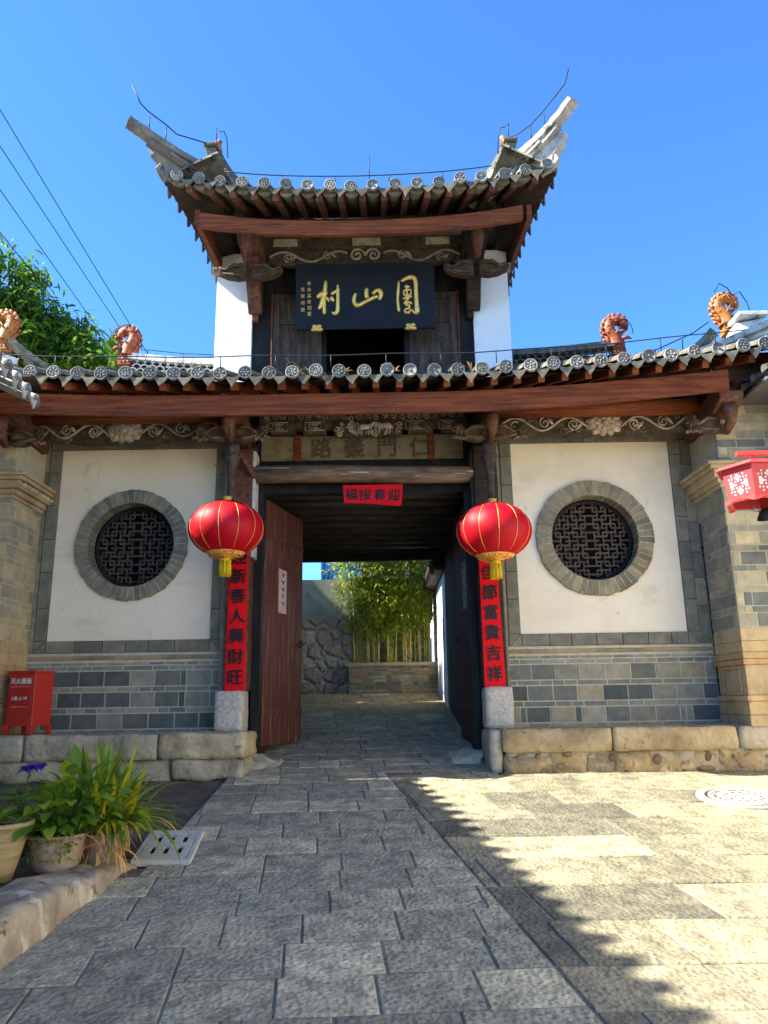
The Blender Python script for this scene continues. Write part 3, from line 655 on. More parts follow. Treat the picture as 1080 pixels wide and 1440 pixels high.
# side friezes under the eave
for sg in (-1, 1):
    x0, x1 = (-3.47, -1.40) if sg < 0 else (1.30, 3.46); random.seed(9 + sg)
    b = MB(); z0 = 4.055
    prof_ = []
    nseg = 40
    for i in range(nseg + 1):
        t = i / nseg; prof_.append((t * (x1 - x0), -.018 * math.cos(t * 6 * math.pi) - (.03 if .40 < t < .60 else 0)))
    poly = [(0, .24)] + [(p[0], p[1]) for p in prof_] + [(x1 - x0, .24)]
    b.prism(poly[::-1], (x0, -.40, z0), (1, 0, 0), (0, 0, 1), (0, .05, 0)); fz = b.build("side_frieze", m_carve, gate)
    b = MB(); xm = (x0 + x1) / 2
    vine(b, x0 + .05, xm - .16, z0 + .115, -.414, .068, 1.6, .013); vine(b, x1 - .05, xm + .16, z0 + .115, -.414, .068, 1.6, .013)
    for k in range(30):
        xx = random.uniform(x0 + .05, x1 - .05)
        if abs(xx - xm) < .2: continue
        b.t = rt(.3, (.42, .38, .34)); b.tube(spiral(xx, z0 + .11 + random.uniform(-.07, .08), random.uniform(.025, .05), 1.3, random.uniform(0, 6), -.404, random.choice((1, -1))), .009, 5)
    b.t = (1, 1, 1)
    flower(b, (xm, -.415, z0 + .11), .19, k=11, flat=.58)
    b.build("carved_relief", m_worn, fz)
    b = MB(); b.tube([(x0 - .15, -.50, 4.292), (x1 + .05, -.50, 4.296)], .085, 14); b.build("eave_purlin", m_redwood, gate)
    b = MB(); b.box(x0, x1, -.36, .05, 4.27, 4.275); b.build("frieze_top", m_dark, fz)
# middle frieze: two tiers of fretwork
b = MB(); b.box(-1.12, 1.03, -.20, -.12, 4.235, 4.31); b.box(-1.12, 1.03, -.17, -.10, 4.31, 4.44)
for (a, c, d) in ((-.66, -.42, .06), (-.34, .36, .085), (.42, .68, .06), (-1.0, -.74, .04), (.76, .98, .04)): b.box(a, c, -.215, -.13, 4.235 - d, 4.30)
mf = b.build("middle_frieze", m_carve, gate, bevel=.004)
b = MB(); random.seed(21)
for k in range(24):
    x = -1.05 + k * .088; z = 4.375 + random.uniform(-.02, .02); b.t = rt(.3, (.75, .72, .68)); b.tube(spiral(x, z, .036, 1.3, random.uniform(0, 6), -.176), .008, 5)
for x0 in (-.92, -.54, .50, .84):
    for s_ in (1, .6, .28):
        b.t = rt(.2, (.8, .8, .76)); h = .045 * s_; w = .10 * s_; z = 4.258
        b.tube([(x0 - w, -.218, z - h), (x0 + w, -.218, z - h), (x0 + w, -.218, z + h), (x0 - w, -.218, z + h), (x0 - w, -.218, z - h)], .0065, 4)
for k in range(40):
    x = random.uniform(-.33, .34); z = 4.225 + random.uniform(-.07, .055); b.t = rt(.3); b.tube(spiral(x, z, random.uniform(.014, .035), 1.0, random.uniform(0, 6), -.222), .008, 5)
# horses
for (x, z, s_) in ((-.02, 4.225, 1), (.16, 4.235, -1)):
    b.t = (1.0, 1.1, 1.2) if s_ > 0 else (1, 1, 1)
    b.tube([(x - .09 * s_, -.23, z), (x - .03 * s_, -.245, z + .008), (x + .04 * s_, -.245, z + .01), (x + .085 * s_, -.24, z + .05), (x + .12 * s_, -.235, z + .045)], [.018, .032, .030, .016, .010], 8)
    for dx in (-.08, -.05, .03, .06): b.tube([(x + dx, -.235, z - .01), (x + dx + .015, -.235, z - .05), (x + dx, -.232, z - .075)], [.013, .008, .006], 6)
b.build("carved_relief", m_worn, mf)

# --- brackets carrying the eave
def bracket(x, yb, zt, out, mat_head, wings=(1, 1), scale=1.0, nm="eave_bracket", post=True, wdz=.30, fl=True):
    s_ = scale; h = MB()
    # beam head: side profile in (y,z)
    prof_ = [(0, 0), (-out * .72, 0), (-out * .9, -.015 * s_), (-out, -.06 * s_), (-out * .97, -.15 * s_), (-out * .80, -.20 * s_), (-out * .55, -.23 * s_), (-out * .25, -.26 * s_), (0, -.27 * s_)]
    w = (.085 if post else .115) * s_; h.prism(prof_, (x - w, yb, zt), (0, 1, 0), (0, 0, 1), (2 * w, 0, 0)); o = h.build(nm, mat_head, gate, bevel=.014)
    t = MB(); yf = yb - out * .86
    t.tube([(x, yf - .01, zt - .15 * s_), (x, yf - .05, zt - .24 * s_), (x + .004, yf - .02, zt - .33 * s_), (x, yf + .10, zt - .40 * s_)], [.066 * s_, .070 * s_, .052 * s_, .034 * s_], 8)
    t.build("bracket_tongue", m_brown, o)
    c = MB(); random.seed(int(x * 100) + 400)
    for sd, on in ((-1, wings[0]), (1, wings[1])):
        if not on: continue
        zc = zt - wdz * s_; y = yf + .12
        c.t = rt(.1, (1.2, 1.1, 1.0) if fl else (.8, .72, .64))
        poly = [(.03, -.08), (.12, -.09), (.22, -.07), (.30, -.03), (.33, .02), (.30, .055), (.255, .04), (.26, .01), (.22, .03), (.16, .075), (.08, .09), (.03, .06)]
        poly = [(sd * p[0] * s_, p[1] * s_) for p in poly]
        if sd < 0: poly = poly[::-1]
        c.prism(poly, (x, y, zc), (1, 0, 0), (0, 0, 1), (0, .07, 0))
        c.t = (1.9, 1.8, 1.65) if fl else (1.2, 1.1, 1.0); c.tube([(x + sd * .05 * s_, y - .004, zc + .05 * s_), (x + sd * .15 * s_, y - .02, zc + .055 * s_), (x + sd * .24 * s_, y - .01, zc + .0), (x + sd * .30 * s_, y - .012, zc + .03 * s_)], [.012, .022, .016, .012], 6)
        c.tube([(x + sd * .05 * s_, y - .004, zc - .05 * s_), (x + sd * .16 * s_, y - .016, zc - .055 * s_), (x + sd * .26 * s_, y - .008, zc - .03 * s_)], [.010, .018, .008], 6)
        c.t = (2.6, 2.45, 2.25)
        if fl: flower(c, (x + sd * .31 * s_, y - .03, zc + .03 * s_), .07 * s_, k=7, flat=.8)
        for k in range(5):
            c.t = rt(.2, (2.1, 2.0, 1.8))
            if fl: c.ball((x + sd * (.24 + .03 * k) * s_, y - .01, zc - .06 * s_ + random.uniform(-.02, .02)), .02 * s_, n=7, m=4)
    c.build("bracket_wing", m_carve, o)
    if post:
        p = MB(); y = yf + .20; zc = zt - .40 * s_
        p.lathe([(.03, .02), (.062, .01), (.068, -.03), (.058, -.09), (.05, -.10), (.075, -.115), (.07, -.15), (.045, -.22), (.035, -.40), (.03, -.56), (.0, -.58)], (x, y, zc), (0, 0, 1), 20, sq=lambda a: 1 + .07 * math.cos(10 * a))
        p.build("bracket_capital", m_carve, o)
    return o
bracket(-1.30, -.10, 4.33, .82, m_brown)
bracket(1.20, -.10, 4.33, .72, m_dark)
bracket(-3.42, -.10, 4.30, .90, m_brown, wings=(0, 1), post=False)
bracket(3.42, -.10, 4.32, .90, m_brown, wings=(1, 0), post=False)
st = MB(); st.bar((-1.27, -.36, 3.93), (-1.14, -.30, 3.70), .05, .05); st.build("loose_strut", m_brown, gate, bevel=.006)
# corner boards slanting down to the piers
for sg in (-1, 1):
    c = MB(); x = sg * 3.44
    c.prism([(0, 0), (-.62, 0), (-.60, -.10), (-.35, -.22), (-.12, -.42), (0, -.46)], (x - .03, -.06, 4.05), (0, 1, 0), (0, 0, 1), (.06, 0, 0)); c.build("corner_brace", m_redwood if sg < 0 else m_brown, gate, bevel=.006)

# ------------------------------------------------------------------ roofs
SP = .215
def barrel_row(mb, path, sd, r, seg=.25):
    """half-round cover tiles along path (eave first), sd: unit vector along the eave"""
    pts = [Vector(p) for p in path]; sd = Vector(sd); n = 7
    L = [0]
    for i in range(1, len(pts)): L.append(L[-1] + (pts[i] - pts[i - 1]).length)
    def at(s_):
        s_ = max(0, min(L[-1], s_))
        for i in range(1, len(L)):
            if s_ <= L[i] + 1e-9:
                t = (s_ - L[i - 1]) / max(1e-9, L[i] - L[i - 1]); return pts[i - 1].lerp(pts[i], t), (pts[i] - pts[i - 1]).normalized()
    s0 = 0; old = mb.sm
    while s0 < L[-1] - .05:
        s1 = min(s0 + seg, L[-1]); mb.t = rt(.22, (.95, .94, .9)); mb.sm = True; base = len(mb.V)
        for (q, rr) in ((s0, r * 1.06), (s1 + .015, r * .92)):
            p, d = at(q); up = sd.cross(d)
            if up.z < 0: up = -up
            for k in range(n):
                a = math.pi * k / (n - 1); mb.V.append(p + sd * rr * math.cos(a) + up * (rr * math.sin(a)))
        for k in range(n - 1): mb.f(base + k, base + k + 1, base + n + k + 1, base + n + k)
        mb.sm = False; mb.f(*[base + k for k in range(n)])
        s0 = s1
    mb.sm = old
def tile_disc(mb, c, nrm, r):
    mb.t = rt(.22, random.choice([(1, 1, 1), (.85, .86, .88), (1.15, 1.15, 1.12), (.75, .8, .82)])); n = Vector(nrm).normalized(); c = Vector(c)
    mb.lathe([(r * .97, -.02), (r, .002), (r * .98, .012), (r * .84, .013), (r * .80, .004), (0.0, .004)], c, n, 18)
    a = n.orthogonal().normalized(); b = n.cross(a); k = random.choice((5, 6, 6, 8, 0)); ph = random.uniform(0, 6); mb.t = tuple(1.3 * q for q in mb.t)
    for i in range(k):
        an = ph + 2 * math.pi * i / k; q = c + n * .006 + (a * math.cos(an) + b * math.sin(an)) * r * .5
        mb.tube([c + n * .006 + (a * math.cos(an) + b * math.sin(an)) * r * .22, q, c + n * .006 + (a * math.cos(an + .35) + b * math.sin(an + .35)) * r * .72], [r * .07, r * .15, r * .05], 5)
    mb.ball(c + n * .006, r * .16, n=7, m=4)
def drip(mb, c, sd, out, w=.165, h=.115):
    """triangular drip tile hanging at the eave"""
    c = Vector(c); sd = Vector(sd); out = Vector(out); dn = (Vector((0, 0, -1)) + out * .12).normalized(); mb.t = rt(.3, (.82, .78, .68))
    hh = h * random.uniform(.85, 1.12); q = random.uniform(-.012, .012)
    poly = [(-w / 2, -.012), (-w * .25, .016), (0, .022), (w * .25, .016), (w / 2, -.012), (w * .34, .035), (w * .16, .075), (q, hh), (-w * .16, .075), (-w * .34, .035)]
    mb.prism(poly, c, sd, dn, out * .014)

# lower roof ------------------------------------------------------
def ze(x): return 4.385 + (.17 * max(0, (x - .6) / 2.7) ** 1.7 if x > .6 else (.05 * max(0, (-x - 1.2) / 2) ** 2))
EY = -1.25
lr = MB(); random.seed(40)
xs_ = [-3.66 + SP * k for k in range(37)]
deck = MB()
def lr_path(x, off=0):
    P = []
    for y in (EY, -.9, -.4, .2, .9, 1.45): t = (y - EY); P.append((x, y, ze(x) + .36 * t + .022 * t * t + off))
    return P
for i, x in enumerate(xs_):
    inside = abs(x + .03) < 1.62
    P = lr_path(x + random.uniform(-.010, .010), random.uniform(-.006, .008))
    if inside: P = [p for p in P if p[1] <= -.3]
    barrel_row(lr, P, (1, 0, 0), .058)
    lr.t = rt(.2)
    if i < len(xs_) - 1:
        drip(lr, (x + SP / 2, EY - .012, ze(x + SP / 2) - .018), (1, 0, 0), (0, -1, 0))
        # pan tile channel
        A, B = lr_path(x + .02, -.012), lr_path(x + SP / 2, -.04); Cc = lr_path(x + SP - .02, -.012)
        if inside and abs(xs_[i + 1] + .03) < 1.62: A, B, Cc = A[:3], B[:3], Cc[:3]
        for k in range(len(A) - 1):
            lr.t = rt(.2, (.8, .8, .76)); b = lr.v(A[k], B[k], Cc[k], A[k + 1], B[k + 1], Cc[k + 1]); lr.f(b, b + 1, b + 4, b + 3); lr.f(b + 1, b + 2, b + 5, b + 4)
random.seed(41); lr.mi = 1
for x in xs_: tile_disc(lr, (x + random.uniform(-.010, .010), EY - .006 - random.uniform(0, .03), ze(x) + .004 + random.uniform(-.008, .008)), (random.uniform(-.12, .12), -1, random.uniform(-.05, .12)), .064)
lroof = lr.build("lower_roof", [m_tile, m_disc], gate)
sf = MB()
for i in range(36):
    xa, xb = xs_[i], xs_[i + 1]
    A, B = lr_path(xa, -.075), lr_path(xb, -.075)
    for k in range(3):
        sf.t = rt(.15); b = sf.v(A[k], B[k], B[k + 1], A[k + 1]); sf.f(b, b + 3, b + 2, b + 1)
sf.build("soffit_boards", m_dark, lroof)
rf = MB(); random.seed(42)
for i in range(36):
    x = xs_[i] + SP * .5
    rf.t = rt(.2); p = lr_path(x, -.115); rf.bar((x, EY + .035, p[0][2] + .012), (x, .1, p[0][2] + .50), .062, .07)
rf.build("eave_rafters", m_redwood, lroof, bevel=.006)
fb = MB(); y = -1.085; n = 60
for i in range(n):
    xa, xb = -3.62 + 6.98 * i / n, -3.62 + 6.98 * (i + 1) / n; za, zb = ze(xa) - .325, ze(xb) - .325
    sc_ = .008 * abs(math.sin(xa * math.pi / SP)); 
    fb.hexa([(xa, y, za - sc_), (xb, y, zb - .008 * abs(math.sin(xb * math.pi / SP))), (xb, y + .05, zb), (xa, y + .05, za), (xa, y - .02, za + .185), (xb, y - .02, zb + .185), (xb, y + .03, zb + .185), (xa, y + .03, za + .185)])
fb.build("fascia_board", m_redwood, lroof)
random.seed(44)
for x in (-1.55, -.62, -.5, -.18, .22, .28, .98, 1.25, 2.05, 2.62, -2.45, -3.0):
    mt_ = MB()
    for k in range(7): a = random.uniform(0, 6.28); mt_.t = rt(.3, random.choice([(1, 1, 1), (.6, .8, .5)])); mt_.leaf((x + random.gauss(0, .006), EY + .10, ze(x) + .05), (math.cos(a), math.sin(a), random.uniform(.6, 2)), random.uniform(.05, .12), .007, 1.2, 3)
    mt_.build("roof_weed", m_dry, lroof)
# main ridges left and right of the tower
def ridge_seg(sg):
    xa, xb = (-1.66, -3.08) if sg < 0 else (1.62, 3.16); yr = 1.42; n = 12; tp = MB(); bt = MB()
    def zr(t): return (5.775 if sg < 0 else 5.845) + .115 * t ** 1.8
    for i in range(n):
        t0, t1 = i / n, (i + 1) / n; a, b = xa + (xb - xa) * t0, xa + (xb - xa) * t1; g_ = .004
        x0, x1 = (min(a, b) + g_, max(a, b) - g_); za, zb = (zr(t0), zr(t1)) if a < b else (zr(t1), zr(t0))
        for (dz0, dz1, w) in ((0, -.045, .07), (-.055, -.095, .10)):
            tp.t = rt(.1); tp.hexa([(x0, yr - w, za + dz1), (x1, yr - w, zb + dz1), (x1, yr + w, zb + dz1), (x0, yr + w, za + dz1), (x0, yr - w, za + dz0), (x1, yr - w, zb + dz0), (x1, yr + w, zb + dz0), (x0, yr + w, za + dz0)])
    L = abs(xb - xa); k = int(L / .10)
    for i in range(k):
        for j in range(4):
            x = min(xa, xb) + .06 + i * .10 + (.05 if j % 2 else 0); t = abs(x - xa) / L
            if x > max(xa, xb) - .04: continue
            z = zr(t) - .13 - j * .06; bt.t = rt(.2)
            bt.tube([(x + .052 * math.cos(a), yr - .055, z + .048 * math.sin(a)) for a in [R(q) for q in range(10, 171, 32)]], .011, 5, up=(0, 1, 0))
    o = tp.build("main_ridge", m_lime if sg < 0 else m_tile, lroof)  # dark tile colour on the right also holds the tower's shadow
    bt.build("openwork", m_lime if sg < 0 else m_tile, lroof)
    bk = MB(); bk.box(min(xa, xb), max(xa, xb), yr - .02, yr + .06, 5.35, 5.76); bk.build("ridge_core", m_dark, lroof)
ridge_seg(-1); ridge_seg(1)
def sweep_ridge(mb, pts, w, h, tint=(1, 1, 1)):
    """rectangular ridge swept along pts; pts: (x,y,z,h-scale)"""
    n = len(pts); base = len(mb.V); P = [Vector(p[:3]) for p in pts]
    for i in range(n):
        d = (P[min(i + 1, n - 1)] - P[max(i - 1, 0)]).normalized(); sd = d.cross(Vector((0, 0, 1))).normalized(); up = sd.cross(d); hh = h * (pts[i][3] if len(pts[i]) > 3 else 1)
        for (a, b) in ((-w / 2, -hh), (w / 2, -hh), (w / 2, 0), (-w / 2, 0)): mb.V.append(P[i] + sd * a + up * b)
    mb.t = tint
    for i in range(n - 1):
        mb.t = rt(.1, tint)
        for k in range(4): mb.f(base + 4 * i + k, base + 4 * i + (k + 1) % 4, base + 4 * (i + 1) + (k + 1) % 4, base + 4 * (i + 1) + k)
    mb.f(base, base + 1, base + 2, base + 3)
    for k in ((3, 2, 1, 0),): mb.f(*[base + 4 * (n - 1) + q for q in k])
def smooth(pts, n=6):
    """Catmull-Rom through points"""
    out = []
    for i in range(len(pts) - 1):
        p0 = pts[max(i - 1, 0)]; p1 = pts[i]; p2 = pts[i + 1]; p3 = pts[min(i + 2, len(pts) - 1)]
        for k in range(n):
            t = k / n; out.append(tuple(.5 * (2 * p1[j] + (-p0[j] + p2[j]) * t + (2 * p0[j] - 5 * p1[j] + 4 * p2[j] - p3[j]) * t * t + (-p0[j] + 3 * p1[j] - 3 * p2[j] + p3[j]) * t ** 3) for j in range(len(p1))))
    out.append(tuple(pts[-1])); return out
def horn(pts, parent, m, w=.13, layers=None, nm="corner_horn"):
    """an upturned corner ridge: a thin capping over a body that tapers out before the tip"""
    mb = MB(); S = smooth(pts, 8); n = len(S); random.seed(int(abs(pts[0][0]) * 1000))
    def jit(p, a): return (p[0] + random.uniform(-a, a), p[1] + random.uniform(-a, a), p[2] + random.uniform(-a, a))
    sweep_ridge(mb, [(*jit(p, .003), .75 + .25 * (1 - i / n)) for i, p in enumerate(S)], w * 1.05, .075, (1.1, 1.08, 1.04))
    k = int(n * .80); sweep_ridge(mb, [(p[0], p[1], p[2] - .066 * (.75 + .25 * (1 - i / n)), 1 - .62 * (i / k) ** 1.2) for i, p in enumerate(S[:k])], w * .66, .15, (.78, .76, .72))
    k = int(n * .66); sweep_ridge(mb, [(*jit((p[0], p[1], p[2] - .115 + .03 * (i / k)), .004), 1) for i, p in enumerate(S[:k])], w * .92, .032, (1.05, 1.02, .98))
    k = int(n * .50); sweep_ridge(mb, [(*jit((p[0], p[1], p[2] - .19 + .05 * (i / k)), .004), 1) for i, p in enumerate(S[:k])], w * .85, .040, (.95, .92, .88))
    return mb.build(nm, m, parent, bevel=.006)
def dragon(base, sg, m, s_=1.0, nm="ridge_dragon"):
    """glazed dragon-fish finial; sg +1: mouth towards +x"""
    mb = MB(); b = Vector(base)
    def q(x, z, y=0): return b + Vector((sg * x * s_, y * s_, z * s_))
    mb.hexa([q(-.09, -.14, -.07), q(.09, -.14, -.07), q(.09, -.14, .07), q(-.09, -.14, .07), q(-.075, .10, -.055), q(.07, .10, -.055), q(.07, .10, .055), q(-.075, .10, .055)])
    pts = smooth([(-.02, 0), (-.04, .12), (-.10, .22), (-.085, .33), (.0, .385), (.075, .35), (.085, .28)], 5)
    P = [q(a, c) for (a, c) in pts]; n = len(P); mb.t = (1.05, 1.05, 1.05)
    mb.tube(P, [s_ * (.104 - .050 * (i / n)) for i in range(n)], 10, up=(0, 1, 0))
    random.seed(int(abs(base[0]) * 777))
    for i in range(3, n, 2):                         # flame-like mane, uneven and chipped
        d = (P[min(i + 1, n - 1)] - P[i - 1]).normalized(); o = Vector((0, 1, 0)).cross(d) * (-sg); rr = s_ * (.100 - .050 * i / n)
        for yy in (-.4, .4):
            q_ = random.uniform(.25, .75); mb.t = rt(.3, (1.1, 1.0, .9)); o2 = (o + Vector((0, yy, 0))).normalized()
            mb.tube([P[i] + o2 * rr * .7, P[i] + o2 * rr * (1.0 + q_ * .4) + d * .014, P[i] + o2 * rr * (1.05 + q_ * .6) + d * .045 * s_], [.030 * s_, .024 * s_, .007], 6)
    for i in range(2, n - 3):                        # scales and brow lumps
        mb.t = rt(.35, (.9, .8, .75)); mb.ball(P[i] + Vector((random.uniform(-.03, .03), -.075 + .03 * i / n, random.uniform(-.03, .03))) * s_, .030 * s_, .022 * s_, .026 * s_, 7, 4)
    # jaws, whisker, fins, eye
    mb.tube([q(-.02, .17), q(.06, .20), q(.12, .235)], [.045 * s_, .032 * s_, .014 * s_], 7); mb.tube([q(.06, .33, 0), q(.115, .30), q(.13, .27)], [.034 * s_, .024 * s_, .010 * s_], 7)
    mb.tube([q(.05, .10, -.06), q(.12, .10, -.08), q(.17, .08, -.07)], [.035 * s_, .025 * s_, .008 * s_], 6); mb.tube([q(-.06, .10, -.06), q(-.02, .18, -.09), q(.03, .26, -.07)], [.012 * s_, .016 * s_, .006 * s_], 5)
    for k in range(5):
        for j in range(3): mb.t = rt(.25); mb.ball(q(-.06 + .05 * j + (.025 if k % 2 else 0), -.10 + .045 * k, -.062), .024 * s_, .014 * s_, .020 * s_, 7, 4)
    mb.t = (.3, .3, .3); mb.ball(q(.03, .35, -.045), .016 * s_, n=7, m=4)
    return mb.build(nm, m, lroof)
dragon((-3.13, 1.40, 5.85), -1, m_terr, .92); dragon((3.20, 1.40, 5.88), 1, m_terr, .96)
# end ridges that sweep up to the corners
horn([(2.70, .30, 4.75), (3.05, -.12, 4.78), (3.30, -.40, 4.90), (3.52, -.55, 5.10)], lroof, m_tile, .15, ((0, .06, 1, 1), (-.07, .05, .8, 1), (-.13, .10, .65, 1)), "end_ridge")
horn([(3.36, -.60, 4.86), (3.7, -.85, 4.92), (4.1, -1.10, 5.06), (4.5, -1.35, 5.36)], lroof, m_hornR)
sb = MB(); sb.hexa([(3.46, -.66, 4.78), (3.62, -.72, 4.78), (3.66, -.58, 4.80), (3.50, -.52, 4.80), (3.70, -.70, 5.10), (3.94, -.80, 5.10), (3.96, -.64, 5.12), (3.72, -.56, 5.12)]); sb.box(3.68, 3.97, -.82, -.56, 5.125, 5.17)
sb.build("ridge_stub", m_lime, lroof, bevel=.008)
dragon((3.74, -.45, 5.20), 1, m_amber, .80)
horn([(-2.75, .30, 4.72), (-3.05, -.12, 4.78), (-3.35, -.40, 4.93), (-3.60, -.55, 5.12)], lroof, m_tile, .15, ((0, .06, 1, 1), (-.07, .05, .8, 1), (-.13, .10, .65, 1)), "end_ridge")
horn([(-3.50, -.60, 4.86), (-3.8, -.85, 4.92), (-4.2, -1.10, 5.06), (-4.6, -1.35, 5.36)], lroof, m_lime)
dragon((-3.72, -.48, 5.14), -1, m_amber, .74)
# back slope (keeps the light out of the passage)
bs = MB()
b = bs.v((-3.7, 1.45, 5.62), (3.7, 1.45, 5.62), (3.7, 3.9, 4.55), (-3.7, 3.9, 4.55)); bs.f(b, b + 1, b + 2, b + 3); bs.build("back_slope", m_tile, lroof)

# ------------------------------------------------------------------ upper storey
for sg in (-1, 1):
    w = MB(); xa, xb = (-1.655, -1.255) if sg < 0 else (1.175, 1.575)
    w.box(xa, xb, -.02, 3.0, 4.76, 6.40)
    uw = w.build("upper_wall", m_white, gate, bevel=.006)
    c = MB(); x0, x1 = xa - .05, xb + .03
    c.prism([(0, 0), (-.05, .01), (-.06, .03), (-.04, .045), (-.075, .06), (-.075, .08), (0, .085)], (x0, -.02, 6.11), (0, 1, 0), (0, 0, 1), (x1 - x0, 0, 0)); c.build("wall_corbel", m_worn, uw)
uf = MB()
uf.box(-1.255, -1.03, .02, .14, 4.4, 6.28); uf.box(1.0, 1.175, .02, .14, 4.4, 6.28); uf.box(-1.03, 1.0, .02, .14, 5.93, 6.28)
uf.box(-.50, -.44, .03, .13, 4.4, 5.93); uf.box(.41, .47, .03, .13, 4.4, 5.93)
uf.build("upper_frame", m_black, gate, bevel=.006)
ub = MB(); ub.box(-1.25, 1.17, 1.6, 1.65, 4.3, 6.5); ub.box(-1.25, 1.17, .14, 1.65, 6.3, 6.34); ub.box(-1.25, 1.17, .14, 1.65, 4.3, 4.34); ub.build("loft_shade_box", m_shade, gate)  # loft darkness is put into the colour of this shallow box
for sg in (-1, 1):
    xa, xb = (-1.03, -.50) if sg < 0 else (.47, 1.0); d = MB(); d.box(xa, xb, .05, .09, 4.4, 5.93); ud = d.build("upper_door", m_upd, gate, bevel=.004)
    r_ = MB()
    for (a, b, c, e) in ((xa, xa + .07, 4.45, 5.92), (xb - .07, xb, 4.45, 5.92), (xa + .07, xb - .07, 5.84, 5.92), (xa + .07, xb - .07, 5.55, 5.61), (xa + .07, xb - .07, 4.75, 4.81)): r_.t = rt(.1); r_.box(a, b, .032, .05, c, e)
    xm = (xa + xb) / 2
    for zc in (5.42, 4.98):
        r_.t = (1.3, 1.25, 1.2)
        for k in range(4): r_.tube(spiral(xm + (.07 if k % 2 else -.07), zc + (.07 if k < 2 else -.07), .055, 1.2, k * 1.57, .046), .006, 5)
    r_.tube([(xm, .046, 4.86), (xm - .12, .046, 5.2), (xm, .046, 5.5), (xm + .12, .046, 5.2), (xm, .046, 4.86)], .006, 5)
    r_.build("door_carving", m_upd, ud, bevel=.003)
    t_ = MB(); xx = xa - .012 if sg < 0 else xb + .012; t_.box(xx - .008, xx + .008, .012, .03, 4.4, 5.93); t_.build("red_strip", m_redwood, ud)
# white inner post strips either side
for sg in (-1, 1):
    p = MB(); x = -1.215 if sg < 0 else 1.14; p.box(x - .035, x + .035, -.06, .02, 5.55, 6.2); p.build("upper_post", m_brown if sg < 0 else m_dark, gate, bevel=.008)

# upper frieze beam and relief
b = MB(); b.box(-1.26, 1.18, -.26, -.10, 6.30, 6.44)
n = 40; poly = [(0, .15)]
for i in range(n + 1):
    t = i / n; poly.append((2.3 * t, .03 * math.cos(t * 4 * math.pi) - (.03 if .42 < t < .58 else 0) - .02 + (.08 if t < .06 or t > .94 else 0)))
poly.append((2.3, .15)); b.prism(poly[::-1], (-1.19, -.22, 6.145), (1, 0, 0), (0, 0, 1), (0, .05, 0))
ufz = b.build("upper_frieze", m_carve, gate)
b = MB(); random.seed(31); vine(b, -1.05, -.20, 6.215, -.230, .062, 1.4, .013); vine(b, 1.03, .2, 6.215, -.230, .062, 1.4, .013)
b.tube(spiral(-.09, 6.225, .085, 1.5, 0, -.230), .014, 6); b.tube(spiral(.09, 6.225, .085, 1.5, math.pi, -.230, -1), .014, 6)
b.t = (1.25, 1.22, 1.1)
for (a, c) in ((-1.0, -.74), (-.14, .17), (.66, .92)): b.box(a, c, -.266, -.26, 6.325, 6.415)
b.build("carved_relief", m_worn, ufz)
def upbr(x, m):
    o = bracket(x, -.05, 6.42, .66, m, wings=(1, 1), scale=1.05, nm="upper_bracket", post=False, wdz=.50, fl=False)
    p = MB(); p.prism([(0, 0), (-.30, .0), (-.34, -.10), (-.28, -.2), (-.2, -.36), (-.12, -.52), (-.05, -.60), (0, -.60)], (x - .075, -.05, 6.22), (0, 1, 0), (0, 0, 1), (.15, 0, 0)); p.build("bracket_scroll", m, o, bevel=.012)
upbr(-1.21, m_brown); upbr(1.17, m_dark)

# upper roof ------------------------------------------------------
def zu(x): return 6.315 + .17 * (abs(x) / 1.85) ** 2.6 + (.04 * max(0, x / 1.8))
ur = MB(); random.seed(50); UX = [-1.79 + .2105 * k for k in range(18)]
def ur_path(x, off=0):
    P = []; lim = min(.95, -EY - .0 + (1.95 - abs(x)) * 1.0 + EY)
    lim = EY + max(.35, (2.0 - abs(x)) * 1.5)
    for k in range(6):
        y = EY + (min(lim, 1.2) - EY) * k / 5; t = y - EY; P.append((x * (1 - .02 * t), y, zu(x) + .50 * t + .05 * t * t + off))
    return P
for i, x in enumerate(UX):
    barrel_row(ur, ur_path(x), (1, 0, 0), .055)
    if i < len(UX) - 1:
        xm = x + .105; drip(ur, (xm, EY - .012, zu(xm) - .018), (1, 0, 0), (0, -1, 0), .16, .12)
        A, B, Cc = ur_path(x + .02, -.012), ur_path(xm, -.04), ur_path(x + .19, -.012)
        for k in range(5):
            ur.t = rt(.2, (.8, .8, .76)); b = ur.v(A[k], B[k], Cc[k], A[k + 1], B[k + 1], Cc[k + 1]); ur.f(b, b + 1, b + 4, b + 3); ur.f(b + 1, b + 2, b + 5, b + 4)
# side eaves, flaring out to the corners
def side_eave(sg, y):
    t = max(0, (-.1 - y) / 1.15); c = .04 if sg > 0 else 0
    return Vector((sg * (1.70 + .19 * t ** 1.5) - (.035 if sg < 0 else 0), y, 6.385 + (.085 + c) * t ** 1.8))
for sg in (-1, 1):
    y = EY + .06
    while y < 3.1:
        e = side_eave(sg, y); P = [e + Vector((-sg * d, 0, .55 * d)) for d in (0, .25, .5)]
        barrel_row(ur, P, (0, 1, 0), .05); e2 = side_eave(sg, y + .1)
        drip(ur, e2 + Vector((sg * .012, 0, -.015)), (0, 1, 0), (sg, 0, 0), .15, .10)
        A = side_eave(sg, y); B = side_eave(sg, y + .21); k = Vector((-sg * .5, 0, .27)); ur.t = rt(.2, (.8, .8, .76)); dn = Vector((0, 0, -.03)); b = ur.v(A + dn, B + dn, B + k + dn, A + k + dn); ur.f(b, b + 1, b + 2, b + 3)
        y += .21
random.seed(51); ur.mi = 1
for x in UX: tile_disc(ur, (x + random.uniform(-.008, .008), EY - .006 - random.uniform(0, .025), zu(x) + .004 + random.uniform(-.008, .008)), (random.uniform(-.15, .15), -1, random.uniform(-.05, .1)), .060)
